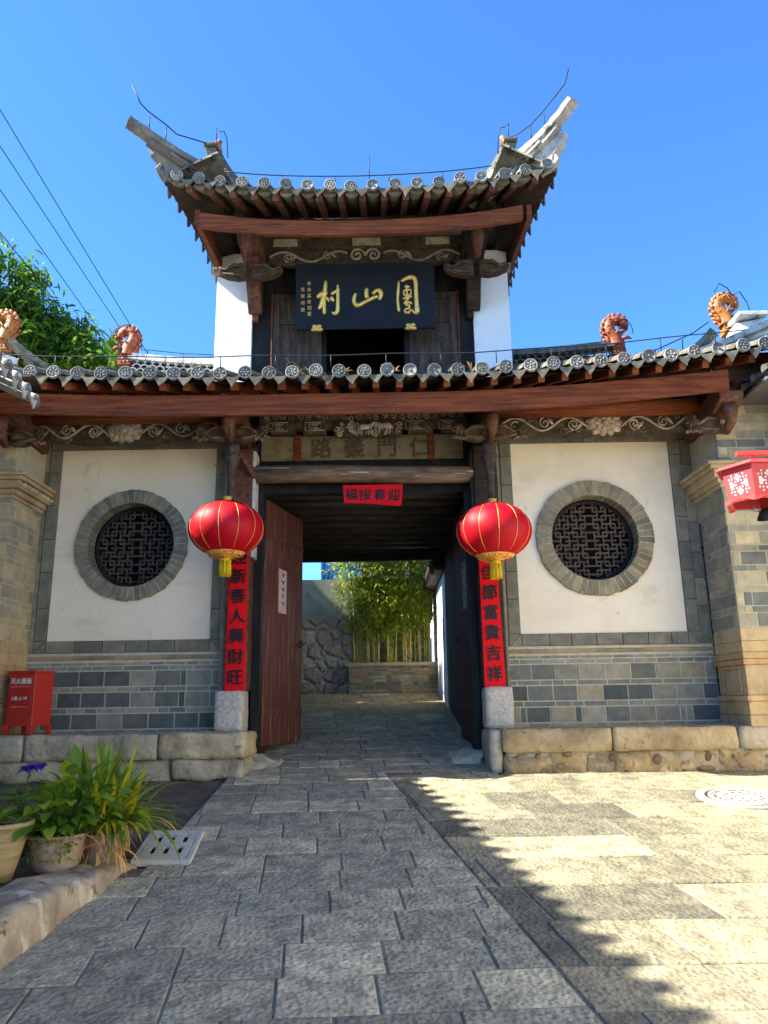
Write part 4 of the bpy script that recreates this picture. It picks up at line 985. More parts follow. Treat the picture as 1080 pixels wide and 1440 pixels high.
for sg in (-1, 1):
    y = EY + .06
    while y < 3.1: tile_disc(ur, side_eave(sg, y) + Vector((sg * .008, 0, .004)), (sg, random.uniform(-.1, .1), 0), .052); y += .21
uroof = ur.build("upper_roof", [m_tile, m_disc], gate)
rf = MB(); random.seed(52); pu = MB()
for i in range(len(UX) - 1):
    x = UX[i] + .105; z = zu(x); rf.t = rt(.2); rf.bar((x, EY + .035, z - .095), (x * .93, .05, z + .40), .062, .065)
    x2 = UX[i]; pu.t = rt(.15, (1.1, 1.08, 1.0)); z2 = zu(x2)
    pu.tube([(x2, EY + .03, z2 - .045), (x2 * .97, -.75, z2 + .17)], .068, 10, flat=.55)
rf.build("eave_rafters", m_brown, uroof, bevel=.006); pu.build("pan_tiles", m_tile, uroof)
sf = MB(); K = [EY + .02, -.8, -.4, .1]
for i in range(len(UX) - 1):
    for k in range(3):
        q = []
        for (x, yy) in ((UX[i], K[k]), (UX[i + 1], K[k]), (UX[i + 1], K[k + 1]), (UX[i], K[k + 1])): t = yy - EY; q.append((x * (1 - .05 * t), yy, zu(x) - .055 + .38 * t))
        sf.t = rt(.15); b = sf.v(*q); sf.f(b, b + 3, b + 2, b + 1)
for sg in (-1, 1):
    y = EY
    while y < 3.0:
        A = side_eave(sg, y); B = side_eave(sg, y + .2); a2 = Vector((sg * 1.45, max(y, -.95), 6.46 + .08 * max(0, -y))); b2 = Vector((sg * 1.45, max(y + .2, -.95), 6.46 + .08 * max(0, -y - .2))); dn = Vector((0, 0, -.06))
        sf.t = rt(.15); b = sf.v(A + dn, B + dn, b2 + dn, a2 + dn); sf.f(b, b + 1, b + 2, b + 3); y += .2
sf.build("soffit_boards", m_dark, uroof)
fb = MB(); y = -1.02; n = 40
for i in range(n):
    xa, xb = -1.62 + 3.2 * i / n, -1.62 + 3.2 * (i + 1) / n; za, zb = zu(xa) - .36, zu(xb) - .36
    s0, s1 = .008 * abs(math.sin(xa * math.pi / SP)), .008 * abs(math.sin(xb * math.pi / SP))
    fb.hexa([(xa, y, za - s0), (xb, y, zb - s1), (xb, y + .05, zb), (xa, y + .05, za), (xa, y - .02, za + .14), (xb, y - .02, zb + .14), (xb, y + .03, zb + .14), (xa, y + .03, za + .14)])
for sg in (-1, 1):                                   # side fascias run back towards the walls
    q0 = Vector((sg * 1.62, -1.02, zu(1.62) - .37)); q1 = Vector((sg * 1.60, .6, 6.27))
    fb.hexa([q0, q0 + Vector((sg * .05, 0, 0)), q1 + Vector((sg * .05, 0, 0)), q1, q0 + Vector((0, 0, .16)), q0 + Vector((sg * .05, 0, .16)), q1 + Vector((sg * .05, 0, .14)), q1 + Vector((0, 0, .14))])
fb.build("fascia_board", m_redwood, uroof)
re = MB()
for i in range(15):
    x = -1.45 + i * .2105; re.t = rt(.2); re.tube([(x, -.985, zu(x) - .335), (x, -.45, zu(x) + .10)], .036, 8)
re.build("rafter_ends", m_carve, uroof)
ev = MB(); ev.tube([(-1.60, -.55, 6.42), (1.56, -.55, 6.43)], .06, 12); ev.build("eave_purlin", m_dark, uroof)
tp = MB(); b = tp.v((-1.3, .95, 7.62), (1.3, .95, 7.62), (1.9, 3.3, 6.3), (-1.9, 3.3, 6.3)); tp.f(b, b + 1, b + 2, b + 3)
for sg in (-1, 1):
    b = tp.v((sg * 1.3, .95, 7.62), (sg * 1.2, -.45, 6.80), (sg * 1.25, 2.8, 6.5)); tp.f(b, b + 1, b + 2)
tp.build("roof_back", m_tile, uroof)
HL = ((0, .085, 1.0, 1.0), (-.088, .07, .86, .84), (-.16, .08, .74, .74), (-.24, .09, .64, .60))
horn([(-1.22, -.55, 6.77), (-1.48, -.92, 6.74), (-1.75, -1.15, 6.76), (-2.02, -1.35, 6.84), (-2.22, -1.46, 6.94)], uroof, m_hornL, .13, HL)
horn([(1.16, -.55, 6.79), (1.42, -.92, 6.76), (1.66, -1.15, 6.82), (1.87, -1.32, 6.95), (2.03, -1.44, 7.11)], uroof, m_hornR, .13, HL)
for sg in (-1, 1):                                   # mortar and tile scroll that carries each horn
    f_ = MB(); up = .0 if sg < 0 else .03; xo = 0 if sg < 0 else -.12
    A_ = [(1.93, -1.215, 6.46), (1.60, -.98, 6.46), (1.28, -.66, 6.60), (1.30, -.70, 6.70), (1.50, -.93, 6.69), (1.78, -1.14, 6.70), (2.06, -1.33, 6.80), (2.03, -1.30, 6.68), (1.96, -1.24, 6.60)]
    nrm = Vector((.62, -.78, 0)).cross(Vector((0, 0, 1))); nrm.x *= 1
    P0 = [Vector((sg * (a + xo * .6), b, c + up)) for a, b, c in A_]; d_ = Vector((sg * .78, .62, 0)) * .045; n_ = len(P0)
    q_ = f_.v(*[p - d_ for p in P0], *[p + d_ for p in P0]); f_.f(*[q_ + i for i in range(n_)]); f_.f(*[q_ + n_ + i for i in range(n_)][::-1])
    for i in range(n_): f_.f(q_ + i, q_ + n_ + i, q_ + n_ + (i + 1) % n_, q_ + (i + 1) % n_)
    k_ = Vector((sg * (1.93 + xo * .6), -1.215, 6.50 + up)); f_.t = (.9, .88, .84)
    f_.tube([k_ + Vector((-sg * .10, .06, -.04)), k_ + Vector((0, 0, -.01)), k_ + Vector((sg * .05, -.05, .05)), k_ + Vector((sg * .03, -.04, .10)), k_ + Vector((-sg * .02, 0, .10))], [.04, .045, .035, .026, .015], 8)
    f_.build("corner_masonry", m_hornL if sg < 0 else m_hornR, uroof, bevel=.01)
for sg in (-1, 1):
    s_ = MB(); x = -1.50 if sg < 0 else 1.46
    sweep_ridge(s_, smooth([(sg * .95, -.05, 6.92), (sg * 1.15, -.45, 6.80), (x - sg * .13, -.75, 6.84), (x, -.88, 7.02)], 5), .12, .14, (.75, .74, .70))
    s_.hexa([(x - .05, -.97, 6.74), (x + .05, -.97, 6.74), (x + .05, -.83, 6.74), (x - .05, -.83, 6.74), (x - .055 + sg * .05, -1.0, 7.00), (x + .055 + sg * .05, -1.0, 7.00), (x + .055 + sg * .05, -.84, 7.02), (x - .055 + sg * .05, -.84, 7.02)])
    s_.box(x - .07 + sg * .05, x + .07 + sg * .05, -1.02, -.83, 7.022, 7.05)
    ss = s_.build("ridge_stub", m_tile, uroof, bevel=.008)
    t_ = MB(); t_.tube([(x, -.86, 7.04), (x + sg * .01, -.90, 7.10), (x - sg * .01, -.88, 7.16), (x - sg * .03, -.84, 7.19)], [.05, .045, .028, .006], 8); t_.build("broken_ornament", m_amber, ss)

# --- lightning conductor along the eaves
lw = MB(); yw = EY - .02
def wline(P, r=.0055): lw.tube(P, r, 5)
P = [(x, yw, ze(x) + .165 + .006 * math.sin(x * 5)) for x in [-3.5 + .25 * k for k in range(29)]]; wline(P)
for k in range(14): x = -3.3 + k * .5; wline([(x, yw, ze(x) + .05), (x, yw, ze(x) + .17)], .005)
wline([(x, yw + .02, zu(x) + .125) for x in [-1.34 + .1 * k for k in range(27)]])
for k in range(6): x = -1.3 + k * .52; wline([(x, yw + .02, zu(x) + .05), (x, yw + .02, zu(x) + .13)], .005)
wline([(.07, yw + .02, zu(0) + .05), (.07, yw + .02, zu(0) + .36)], .004)
for sg in (-1, 1):
    if sg < 0: H = [(-1.50, -.95, 7.05), (-1.84, -1.2, 6.99), (-1.92, -1.28, 7.03), (-2.07, -1.38, 7.10), (-2.14, -1.42, 7.16), (-2.22, -1.46, 7.34)]; Q = [(-1.92, -1.28, 6.84), (-2.06, -1.37, 6.89)]
    else: H = [(1.46, -.95, 7.08), (1.58, -1.05, 7.06), (1.68, -1.18, 7.05), (1.78, -1.26, 7.12), (1.92, -1.36, 7.25), (1.99, -1.41, 7.32), (2.03, -1.44, 7.46)]; Q = [(1.68, -1.18, 6.86), (1.80, -1.27, 6.93)]
    wline(H, .0065)
    for q in Q: wline([q, (q[0], q[1], q[2] + .17)], .006)
    x = sg * 1.48; wline([(x + sg * .02, -.95, 7.05), (x + sg * .03, -.95, 7.27), (x - sg * .02, -.95, 7.22), (x - sg * .05, -.95, 7.23), (x - sg * .08, -.93, 7.15), (x - sg * .09, -.9, 6.95)], .005)
    # loop over each ridge dragon and the ridge wire
    x0 = -3.13 if sg < 0 else 3.20; zc = 6.08
    arc = [(x0 + .20 * math.cos(a), 1.36, zc + .20 * math.sin(a)) for a in [R(q) for q in range(-10, 196, 18)]]
    tail = [(x0 - sg * .22, 1.36, zc - .16), (x0 - sg * .30, 1.36, zc - .16), (x0 - sg * .75, 1.38, zc - .21), (x0 - sg * 1.4, 1.4, zc - .24)]
    wline((arc if sg > 0 else arc[::-1]) + tail); 
    for q in tail[1:3]: wline([q, (q[0] + sg * .02, q[1], q[2] - .12)], .005)
wline([(3.62, -.5, 5.56), (3.68, -.5, 5.66), (3.76, -.5, 5.60), (3.80, -.5, 5.52), (3.88, -.5, 5.56), (3.93, -.52, 5.42), (3.96, -.6, 4.95)], .006)
wline([(2.6, -.3, 4.92), (3.0, -.4, 4.97), (3.35, -.5, 5.10), (3.52, -.5, 5.22)], .006)
for q in ((2.98, -.4, 4.96), (3.25, -.46, 5.05)): wline([q, (q[0] - .02, q[1], q[2] - .16)], .005)
lw.build("lightning_wire", m_wire, gate)

# ================================================================== SIGNBOARD
C_TL, C_TR, C_BL, C_BR = (78, 88), (1042, 60), (105, 488), (1035, 462)
sgn = thing("name_board", "dark lacquered name board with three gold characters above the upper doors", "sign board", (0, -.30, 5.34))
x0, x1, z0, z1 = -.745, .740, 5.348, 6.045; yb, yt = -.22, -.36
def sp(u, v_, out=0):
    """point on the board, u 0..1 to the right, v 0..1 downward"""
    n = Vector((0, -(z1 - z0), -(yb - yt))).normalized()
    return Vector((x0 + (x1 - x0) * u, yt + (yb - yt) * v_, z1 + (z0 - z1) * v_)) + n * out
sn = Vector((0, -(z1 - z0), -(yb - yt))).normalized(); sup = (sp(0, 0) - sp(0, 1)).normalized()
b = MB(); b.hexa([sp(0, 1), sp(1, 1), sp(1, 1) - sn * .04, sp(0, 1) - sn * .04, sp(0, 0), sp(1, 0), sp(1, 0) - sn * .04, sp(0, 0) - sn * .04]); b.build("board", m_navy, sgn, bevel=.005)
def px(x, y):
    u = .5
    for _ in range(4):
        xl = C_TL[0] + (C_BL[0] - C_TL[0]) * ((y - 88) / 400); xr = C_TR[0] + (C_BR[0] - C_TR[0]) * ((y - 60) / 400); u = (x - xl) / (xr - xl)
    yt_ = C_TL[1] + (C_TR[1] - C_TL[1]) * u; yb_ = C_BL[1] + (C_BR[1] - C_BL[1]) * u
    return u, (y - yt_) / (yb_ - yt_)
def stroke(mb, S, k=1.45e-3):
    S = smooth([(p[0], p[1], p[2] * 1.25) for p in S], 5); n = len(S); base = len(mb.V); old = mb.sm; mb.sm = True; m = 6
    for i, (x, y, w) in enumerate(S):
        a = S[max(i - 1, 0)]; c = S[min(i + 1, n - 1)]; dx, dy = c[0] - a[0], c[1] - a[1]; l = math.hypot(dx, dy) or 1; nx, ny = -dy / l, dx / l
        if i == 0 or i == n - 1: w *= .45
        for j in range(m + 1):
            t = -1 + 2 * j / m; u, v_ = px(x + nx * w * t, y + ny * w * t); mb.V.append(sp(u, v_, .002 + .0012 * w * math.sqrt(max(0, 1 - t * t))))
    for i in range(n - 1):
        for j in range(m): q = base + i * (m + 1) + j; mb.f(q, q + 1, q + m + 2, q + m + 1)
    mb.sm = old
t = MB()
for S in ([(234, 288, 7), (262, 272, 15), (290, 262, 13), (306, 262, 8)], [(291, 184, 6), (290, 215, 11), (284, 280, 11), (286, 340, 10), (290, 390, 9)], [(282, 278, 12), (268, 320, 11), (256, 350, 9), (246, 356, 4)], [(296, 285, 7), (312, 300, 6), (318, 314, 3)],
          [(330, 268, 7), (358, 252, 8), (388, 236, 8)], [(374, 208, 6), (376, 250, 9), (378, 320, 10), (376, 370, 11), (358, 384, 9), (338, 376, 4)], [(326, 285, 6), (340, 296, 10), (350, 312, 6)],
          [(500, 258, 7), (488, 285, 10), (490, 315, 11), (512, 332, 11), (560, 312, 9), (610, 288, 9), (650, 274, 8)], [(574, 226, 9), (570, 255, 12), (576, 290, 10)], [(612, 262, 8), (640, 240, 9), (665, 244, 12), (670, 270, 11), (658, 298, 7)],
          [(793, 178, 5), (789, 230, 8), (784, 290, 7), (790, 350, 8), (796, 366, 4)], [(808, 182, 7), (850, 160, 10), (890, 156, 12), (908, 180, 12), (910, 250, 11), (912, 320, 12), (914, 360, 14), (898, 372, 8), (876, 350, 4)],
          [(832, 214, 5), (850, 212, 6), (868, 216, 4)], [(822, 240, 4), (850, 232, 6), (880, 234, 5)], [(826, 240, 4), (828, 262, 5), (846, 268, 4), (872, 258, 5), (876, 240, 4)], [(846, 200, 5), (847, 240, 5), (846, 296, 5)], [(818, 288, 4), (850, 278, 6), (884, 272, 5)], [(868, 276, 4), (838, 304, 5), (832, 318, 5), (862, 308, 6), (880, 318, 5)],
          [(836, 330, 5), (858, 326, 6), (862, 344, 5), (838, 350, 5), (832, 366, 6), (856, 372, 7), (872, 352, 5)]): stroke(t, S)
t.build("gold_characters", m_leafgold, sgn)
t = MB(); random.seed(8)
for i, ch in enumerate("辛未孟冬初夏"): u, v_ = px(178 + i * 2.2, 205 + i * 37); glyph(t, ch, sp(u, v_, .004), (1, 0, 0), sup, .048, sn, 0.0, 0, .05)
for i, ch in enumerate("生陵邦題"): u, v_ = px(137 + i * 2, 240 + i * 42); glyph(t, ch, sp(u, v_, .004), (1, 0, 0), sup, .044, sn, 0.0, 0, .05)
t.build("signature", m_gold, sgn)
for cx in (-.52, .475):
    c = MB()
    for i, (rx, rz, dz) in enumerate(((.080, .030, -.020), (.064, .030, .016))):
        for k in range(5): a = (k - 2) * .42; c.tube([sp(0, 1) * 0 + Vector((cx, yb - .03, z0 - .006 + dz)), Vector((cx + math.sin(a) * rx * .7, yb - .042, z0 - .006 + dz + .006)), Vector((cx + math.sin(a) * rx, yb - .03, z0 - .006 + dz + .010 * math.cos(a)))], [.014, .024, .012], 7)
    c.ball((cx, yb - .04, z0 - .004), .036, .024, .030); c.build("lotus_clasp", m_leafgold, sgn)

# ================================================================== RED LANTERNS
def make_lantern(x, y, z, label):
    t = thing("red_lantern", label, "lantern", (x, y, z - .27), "red lanterns hung either side of the gateway")
    b = MB(); a, h = .340, .255; nr = 12
    prof = [(a * (abs(math.cos(q)) ** .92), h * math.sin(q)) for q in [R(-78 + 156 * i / 20) for i in range(21)]]
    def pump(an):
        k = (an * nr / (2 * math.pi)) % 1; return 1 - .020 * (1 - math.sin(math.pi * k)) ** 1.5
    b.lathe(prof, (x, y, z), (0, 0, 1), 96, sq=pump); b.build("silk_globe", m_red, t)
    r = MB()
    for k in range(nr):
        an = 2 * math.pi * k / nr; r.tube([(x + p[0] * .985 * math.cos(an), y + p[0] * .985 * math.sin(an), z + p[1]) for p in prof[3:18]], .0028, 5)
    r.build("gold_ribs", m_gold, t)
    c = MB(); c.lathe([(.02, .30), (.040, .30), (.042, .285), (.036, .28), (.036, .265), (.048, .26), (.048, .245), (.07, .24)], (x, y, z), (0, 0, 1), 28); c.build("gold_cap", m_gold, t)
    s_ = MB()                                        # gold skirt with lotus points under the globe
    s_.lathe([(.030, -.275), (.045, -.27), (.05, -.262), (.10, -.258), (.165, -.235), (.178, -.222), (.176, -.214)], (x, y, z), (0, 0, 1), 40)
    for k in range(12):
        an = 2 * math.pi * (k + .5) / 12; ca, sa = math.cos(an), math.sin(an); tan = Vector((-sa, ca, 0)); base = Vector((x + ca * .176, y + sa * .176, z - .215)); up = Vector((ca * .75, sa * .75, .75)).normalized()
        s_.prism([(-.040, 0), (-.046, .018), (-.034, .034), (-.018, .048), (0, .064), (.018, .048), (.034, .034), (.046, .018), (.040, 0)], base, tan, up, Vector((ca, sa, -.6)).normalized() * .005)
        s_.tube(spiral(0, 0, .020, 1.2, an, 0), .003, 4) if False else None
    for rr, zz in ((.150, -.244), (.11, -.258)): s_.tube([(x + rr * math.cos(q), y + rr * math.sin(q), z + zz) for q in [R(10 * i) for i in range(37)]], .006, 5, cap=False)
    s_.build("gold_skirt", m_goldred, t)
    q = MB(); random.seed(60)
    q.lathe([(.0, -.272), (.046, -.272), (.050, -.29), (.046, -.30)], (x, y, z), (0, 0, 1), 20)
    for k in range(64):
        an = 2 * math.pi * k / 64 + random.uniform(-.04, .04); rr = random.uniform(.035, .050); L = random.uniform(.13, .155)
        q.t = rt(.15); q.tube([(x + rr * math.cos(an), y + rr * math.sin(an), z - .285), (x + (rr + .004) * math.cos(an), y + (rr + .004) * math.sin(an), z - .285 - L * .6), (x + (rr + random.uniform(-.002, .006)) * math.cos(an), y + (rr + .002) * math.sin(an), z - .285 - L)], .0042, 4)
    q.build("tassel", m_tassel, t)
    w = MB(); w.tube([(x, y, z + .29), (x + .004, y, z + .6), (x, y, z + .98)], .004, 5); w.build("hanging_cord", m_wire, t)
    return t
m_goldred = mat("gilt_print", [(.52, .12, .02), (.80, .40, .06), (.88, .54, .12)], 45, .45, .5, 60, spec=.5, contrast=(.42, .58))
lan = make_lantern(-1.272, -.90, 3.03, "red silk lantern with yellow tassel hanging beside the open red brown door leaf")
dup(lan, (1.148, -.92, 2.965 - .27), "red silk lantern with yellow tassel hanging beside the dark right door leaf")

# ================================================================== RED PAPER COUPLETS
def scroll(txt, name, label, x0t, x1t, x0b, x1b, zt, zb, y, size, sh):
    b = MB(); n = 14; random.seed(len(txt) * 7 + int(x0t * 10)); W_ = [random.uniform(-.004, .004) for _ in range(n + 1)]
    base = len(b.V)
    for i in range(n + 1):
        t = i / n; z = zt + (zb - zt) * t
        b.V += [Vector((x0t + (x0b - x0t) * t + W_[i] * .4, y + W_[i], z)), Vector(((x0t + x1t) / 2 + ((x0b + x1b) - (x0t + x1t)) / 2 * t, y - .003 + W_[i], z)), Vector((x1t + (x1b - x1t) * t + W_[i] * .4, y - W_[i] * .5, z))]
    for i in range(n): q = base + 3 * i; b.f(q, q + 1, q + 4, q + 3); b.f(q + 1, q + 2, q + 5, q + 4)
    m = len(b.V)
    o = b.build(name, m_paper, None, origin=((x0b + x1b) / 2, y, zb)); tag(o, label, "couplet", "red paper new year couplets")
    sd = o.modifiers.new("paper", 'SOLIDIFY'); sd.thickness = .003; sd.offset = 1
    g_ = MB(); k = len(txt); st_ = (zt - zb - sh * 2) / k
    for i, ch in enumerate(txt):
        z = zt - sh - st_ * (i + .5); t = (zt - z) / (zt - zb); xm = ((x0t + x1t) / 2) * (1 - t) + ((x0b + x1b) / 2) * t
        glyph(g_, ch, (xm, y - .014, z), (1, 0, 0), (0, 0, 1), size, (0, -1, 0), .028, 0, .05, w=.98)
    g_.build("brush_writing", m_ink, o)
scroll("迎新春人興財旺", "couplet_scroll", "red paper couplet on the gateway column beside the open red brown door leaf", -1.352, -1.185, -1.372, -1.175, 3.02, 1.61, -.262, .158, .03)
scroll("慶佳節富貴吉祥", "couplet_scroll", "red paper couplet on the gateway column beside the dark right door leaf", 1.085, 1.25, 1.085, 1.285, 3.02, 1.605, -.262, .152, .03)
b = MB(); random.seed(4)
pts = [(-.25, 3.61), (.06, 3.612), (.352, 3.612), (.338, 3.40), (.30, 3.388), (.02, 3.418), (-.236, 3.428)]
b.prism(pts[::-1], (0, -.250, 0), (1, 0, 0), (0, 0, 1), (0, .004, 0)); o = b.build("lintel_banner", m_paper, None, origin=(.05, -.25, 3.40)); tag(o, "short red paper banner with four characters pasted under the log beam", "banner")
t = MB()
for i, ch in enumerate("福接春迎"): glyph(t, ch, (-.165 + i * .142, -.254, 3.517 - .004 * i), (1, 0, 0), (0, 0, 1), .128, (0, -1, 0), .025, 0, .05)
t.build("brush_writing", m_ink, o)

# door prints
def poster(h, d, n, s0, s1, z0, z1, label, mt):
    b = MB(); P = []
    for z in (z0, z1):
        for s_ in (s0, s1): q = h + d * s_ + n * .006; P.append((q.x, q.y, z))
    a = b.v(P[0], P[1], P[3], P[2]); b.f(a, a + 1, a + 2, a + 3); o = b.build("door_print", mt, None, origin=P[0]); tag(o, label, "poster")
    sd = o.modifiers.new("paper", 'SOLIDIFY'); sd.thickness = .003; sd.offset = 0
    s_ = MB(); random.seed(12)
    for k in range(5):
        q = h + d * (s0 + s1) / 2 + n * .0095; z = z1 - (z1 - z0) * (k + .7) / 6; w = (s1 - s0) * random.uniform(.12, .24); r_ = (z1 - z0) * .07
        s_.tube([q + d * (-w) + Vector((0, 0, z + r_ * .5)), q + d * w * .3 + Vector((0, 0, z - r_ * .3)), q + d * w + Vector((0, 0, z + r_ * .8))], [.006, .014, .005], 5, flat=.2, up=tuple(n))
    s_.build("print_figure", m_ink, o)
poster(LH, LD, LN, .36, .58, 2.43, 2.90, "pale printed door picture on the red brown door leaf", m_poster)
poster(RH, RD, Vector((-1, -.05, 0)), .30, .55, 2.45, 2.95, "faded grey print on the dark right door leaf", m_milk2 if False else m_cement)

# ================================================================== FIRE BOX
fx = thing("fire_extinguisher_box", "red metal fire extinguisher box with white lettering on the stone ledge", "fire box", (-3.13, -.40, 1.25))
A = Vector((-3.30, -.50, 0)); B = Vector((-3.025, -.575, 0)); Cc = Vector((-2.945, -.36, 0)); D = A + (Cc - B)
def fbx(za, zb, s0=0.0, grow=0.0):
    c = (A + B + Cc + D) / 4
    P = []
    for z in (za, zb):
        for q in (A, B, Cc, D): w = c + (q - c) * (1 + grow); P.append((w.x, w.y, z))
    return P
b = MB(); b.hexa(fbx(1.325, 1.79)); b.build("box_body", m_fire, fx, bevel=.006)
b = MB(); b.hexa(fbx(1.79, 1.815, grow=.06)); b.build("box_lid", m_fire, fx, bevel=.005)
b = MB(); fn = Vector((-(B - A).y, (B - A).x, 0)).normalized(); fn = -fn if fn.y > 0 else fn; fd = (B - A).normalized()
cen = (A + B + Cc + D) / 4
for q in (A, B, Cc, D):
    w = q + (cen - q) * .10; bm_ = q + (cen - q) * .04
    l = MB(); l.hexa([(bm_.x - .018, bm_.y - .018, 1.245), (bm_.x + .018, bm_.y - .018, 1.245), (bm_.x + .018, bm_.y + .018, 1.245), (bm_.x - .018, bm_.y + .018, 1.245), (w.x - .026, w.y - .026, 1.335), (w.x + .026, w.y - .026, 1.335), (w.x + .026, w.y + .026, 1.335), (w.x - .026, w.y + .026, 1.335)]); l.build("leg", m_fire, fx, bevel=.004)
b = MB()
for (za, zb) in ((1.635, 1.775), (1.345, 1.622)):
    p0, p1 = A + fd * .018 + fn * .001, B - fd * .018 + fn * .001
    b.hexa([(p0.x, p0.y, za), (p1.x, p1.y, za), (p1.x - fn.x * .004, p1.y - fn.y * .004, za), (p0.x - fn.x * .004, p0.y - fn.y * .004, za)] + [(p0.x + fn.x * .004, p0.y + fn.y * .004, zb), (p1.x + fn.x * .004, p1.y + fn.y * .004, zb), (p1.x, p1.y, zb), (p0.x, p0.y, zb)])
b.build("front_panel", m_fire, fx, bevel=.003)
t = MB()
def ft(txt, s_, z, size, w=1.0, bold=.02): 
    s_ = s_ * .915; q = A + fd * s_ + fn * .0065; glyph(t, txt, (q.x, q.y, z), fd, (0, 0, 1), size, fn, bold, .001, 0, w)
for i, ch in enumerate("灭火器箱"): ft(ch, .062 + i * .062, 1.722, .056)
for i, ch in enumerate("火警"): ft(ch, .075 + i * .036, 1.568, .036)
ft("☎", .158, 1.568, .030, 1, 0); ft("119", .215, 1.568, .040, .8)
q = A + fd * .155 + fn * .0065
for (z, w, h) in ((1.672, .225, .0), (1.495, .22, .0)):
    for i in range(17): ft(random.choice("一二三工土王干上下口日田目"), .155 + (i - 8) * w / 17, z, .012, 1, 0)
t.build("white_lettering", m_white_p, fx)

# ================================================================== DOWNPIPES
for (x, z0, z1, lab) in ((-3.425, 1.26, 3.20, "black rainwater pipe in the corner above the red fire box"), (3.40, 1.24, 3.20, "black rainwater pipe in the corner beside the sunlit brick house")):
    b = MB(); b.tube([(x, -.05, z1), (x, -.05, (z0 + z1) / 2), (x, -.05, z0)], .030, 10); o = b.build("downpipe", m_iron, None, origin=(x, -.05, z0)); tag(o, lab, "downpipe", "rainwater pipes in the wall corners")
    for z in (z0 + .4, z1 - .25):
        c = MB(); c.lathe([(.031, -.015), (.037, -.015), (.037, .015), (.031, .015)], (x, -.05, z), (0, 0, 1), 12); c.build("pipe_clip", m_iron, o)

# ================================================================== SIDE HOUSES
def side_house(sg):
    lab = "neighbouring grey brick house with a tiled eave beside the fire box" if sg < 0 else "neighbouring brick house with pale stone pedestal behind the hexagonal lantern"
    xp = -3.375 if sg < 0 else 3.375; random.seed(70 + sg)
    h = thing("side_house", lab, "house", (xp + sg * 1.5, -.65, 1.2)); s_ = sg
    core = MB(); a, b = (xp - 2.6, xp - .0055) if sg < 0 else (xp + .0055, xp + 2.6)
    core.box(a, b, -.6445, .0, 1.22, 4.25); wl = core.build("wall", m_mortar, h)
    bk = MB()
    T1 = [(.52, .58, .62), (.95, .93, .84), (1.25, 1.15, .92), (1.45, 1.3, .98), (.66, .70, .70), (1.1, 1.05, .9)] if sg > 0 else [(1.45, 1.25, .88), (1.3, 1.15, .85), (1.1, 1.02, .85), (.9, .9, .82)]
    T2 = [(1.0, .92, .74), (1.15, 1.02, .78), (.86, .82, .70), (.75, .75, .70)] if sg > 0 else T1
    z = 2.10; i = 0
    while z < 4.22:
        hh = .13 if i % 2 == 0 else .06
        if z > 3.5: hh = .085
        if not (3.42 < z < 3.62) or True:
            x0, x1 = (xp - 2.5, xp) if sg < 0 else (xp, xp + 2.5)
            brick_course(bk, None, x0, x1, z, min(z + hh, 4.24), -.65, [.25, .27, .24, .08], T1, off=random.uniform(0, .2))
            if z < 3.5: brick_course(bk, None, -.652, -.0, z, min(z + hh, 4.24), xp, [.25, .24, .10], T2, axis='y-' if sg > 0 else 'y+', off=random.uniform(0, .2))
            else: brick_course(bk, None, -.652, -.0, z, min(z + hh, 4.24), xp + s_ * .10, [.25, .24, .10], T2, axis='y-' if sg > 0 else 'y+', off=random.uniform(0, .2))
        z += hh; i += 1
    bk.build("brickwork", m_brick, wl)
    # pedestal of dressed stone bands
    pd = MB(); z = 1.225
    for (hh, ov, tn) in ((.10, .012, (.95, .88, .75)), (.12, .006, (1.0, .9, .7)), (.05, .016, (1.05, .82, .66)), (.27, .0, (.92, .85, .72)), (.05, .016, (1.1, .78, .58)), (.06, .010, (1.05, .9, .7)), (.10, .004, (1.12, 1.0, .78)), (.12, .002, (1.0, .95, .8))):
        x = xp - s_ * ov; n = 0
        while n < 6:
            w = random.uniform(.38, .55); x2 = x + s_ * w; pd.t = rt(.07, tn); pd.box(min(x, x2) + .002, max(x, x2) - .002, -.652 - ov, -.01 if n == 0 else -.6, z + .002, z + hh - .002); x = x2; n += 1
        z += hh
    pd.t = (.85, .78, .68)
    for (ya, yb2, za, zb) in ((-.56, -.53, 1.52, 1.74), (-.20, -.17, 1.52, 1.74), (-.56, -.17, 1.50, 1.53), (-.56, -.17, 1.73, 1.76)): pd.box(min(xp, xp - s_ * .014), max(xp, xp - s_ * .014), ya, yb2, za, zb)
    pd.build("pedestal", m_tan, h, bevel=.004)
    # corbelled cap on the pier
    cp = MB()
    for k, (za, zb, ov) in enumerate(((3.42, 3.46, .02), (3.46, 3.51, .045), (3.51, 3.59, .08), (3.59, 3.63, .115), (3.63, 3.665, .14))):
        cp.t = rt(.06, (1.0, .95, .82)); x = xp - s_ * ov; x2 = xp + s_ * 2.5; cp.box(min(x, x2), max(x, x2), -.652 - ov * .6, -.005, za + .001, zb - .001)
    cap = cp.build("pier_cap", m_tan, h, bevel=.006)
    if sg < 0:
        ft_ = MB()
        for k in range(8): ft_.t = rt(.15, (1.3, 1.25, 1.1)); ft_.ball((xp + .088, -.62 + k * .085, 3.556), .035, .036, .022, 8, 5)
        ft_.build("cap_beads", m_tan, cap)
    return h
hl = side_house(-1); hr = side_house(1)
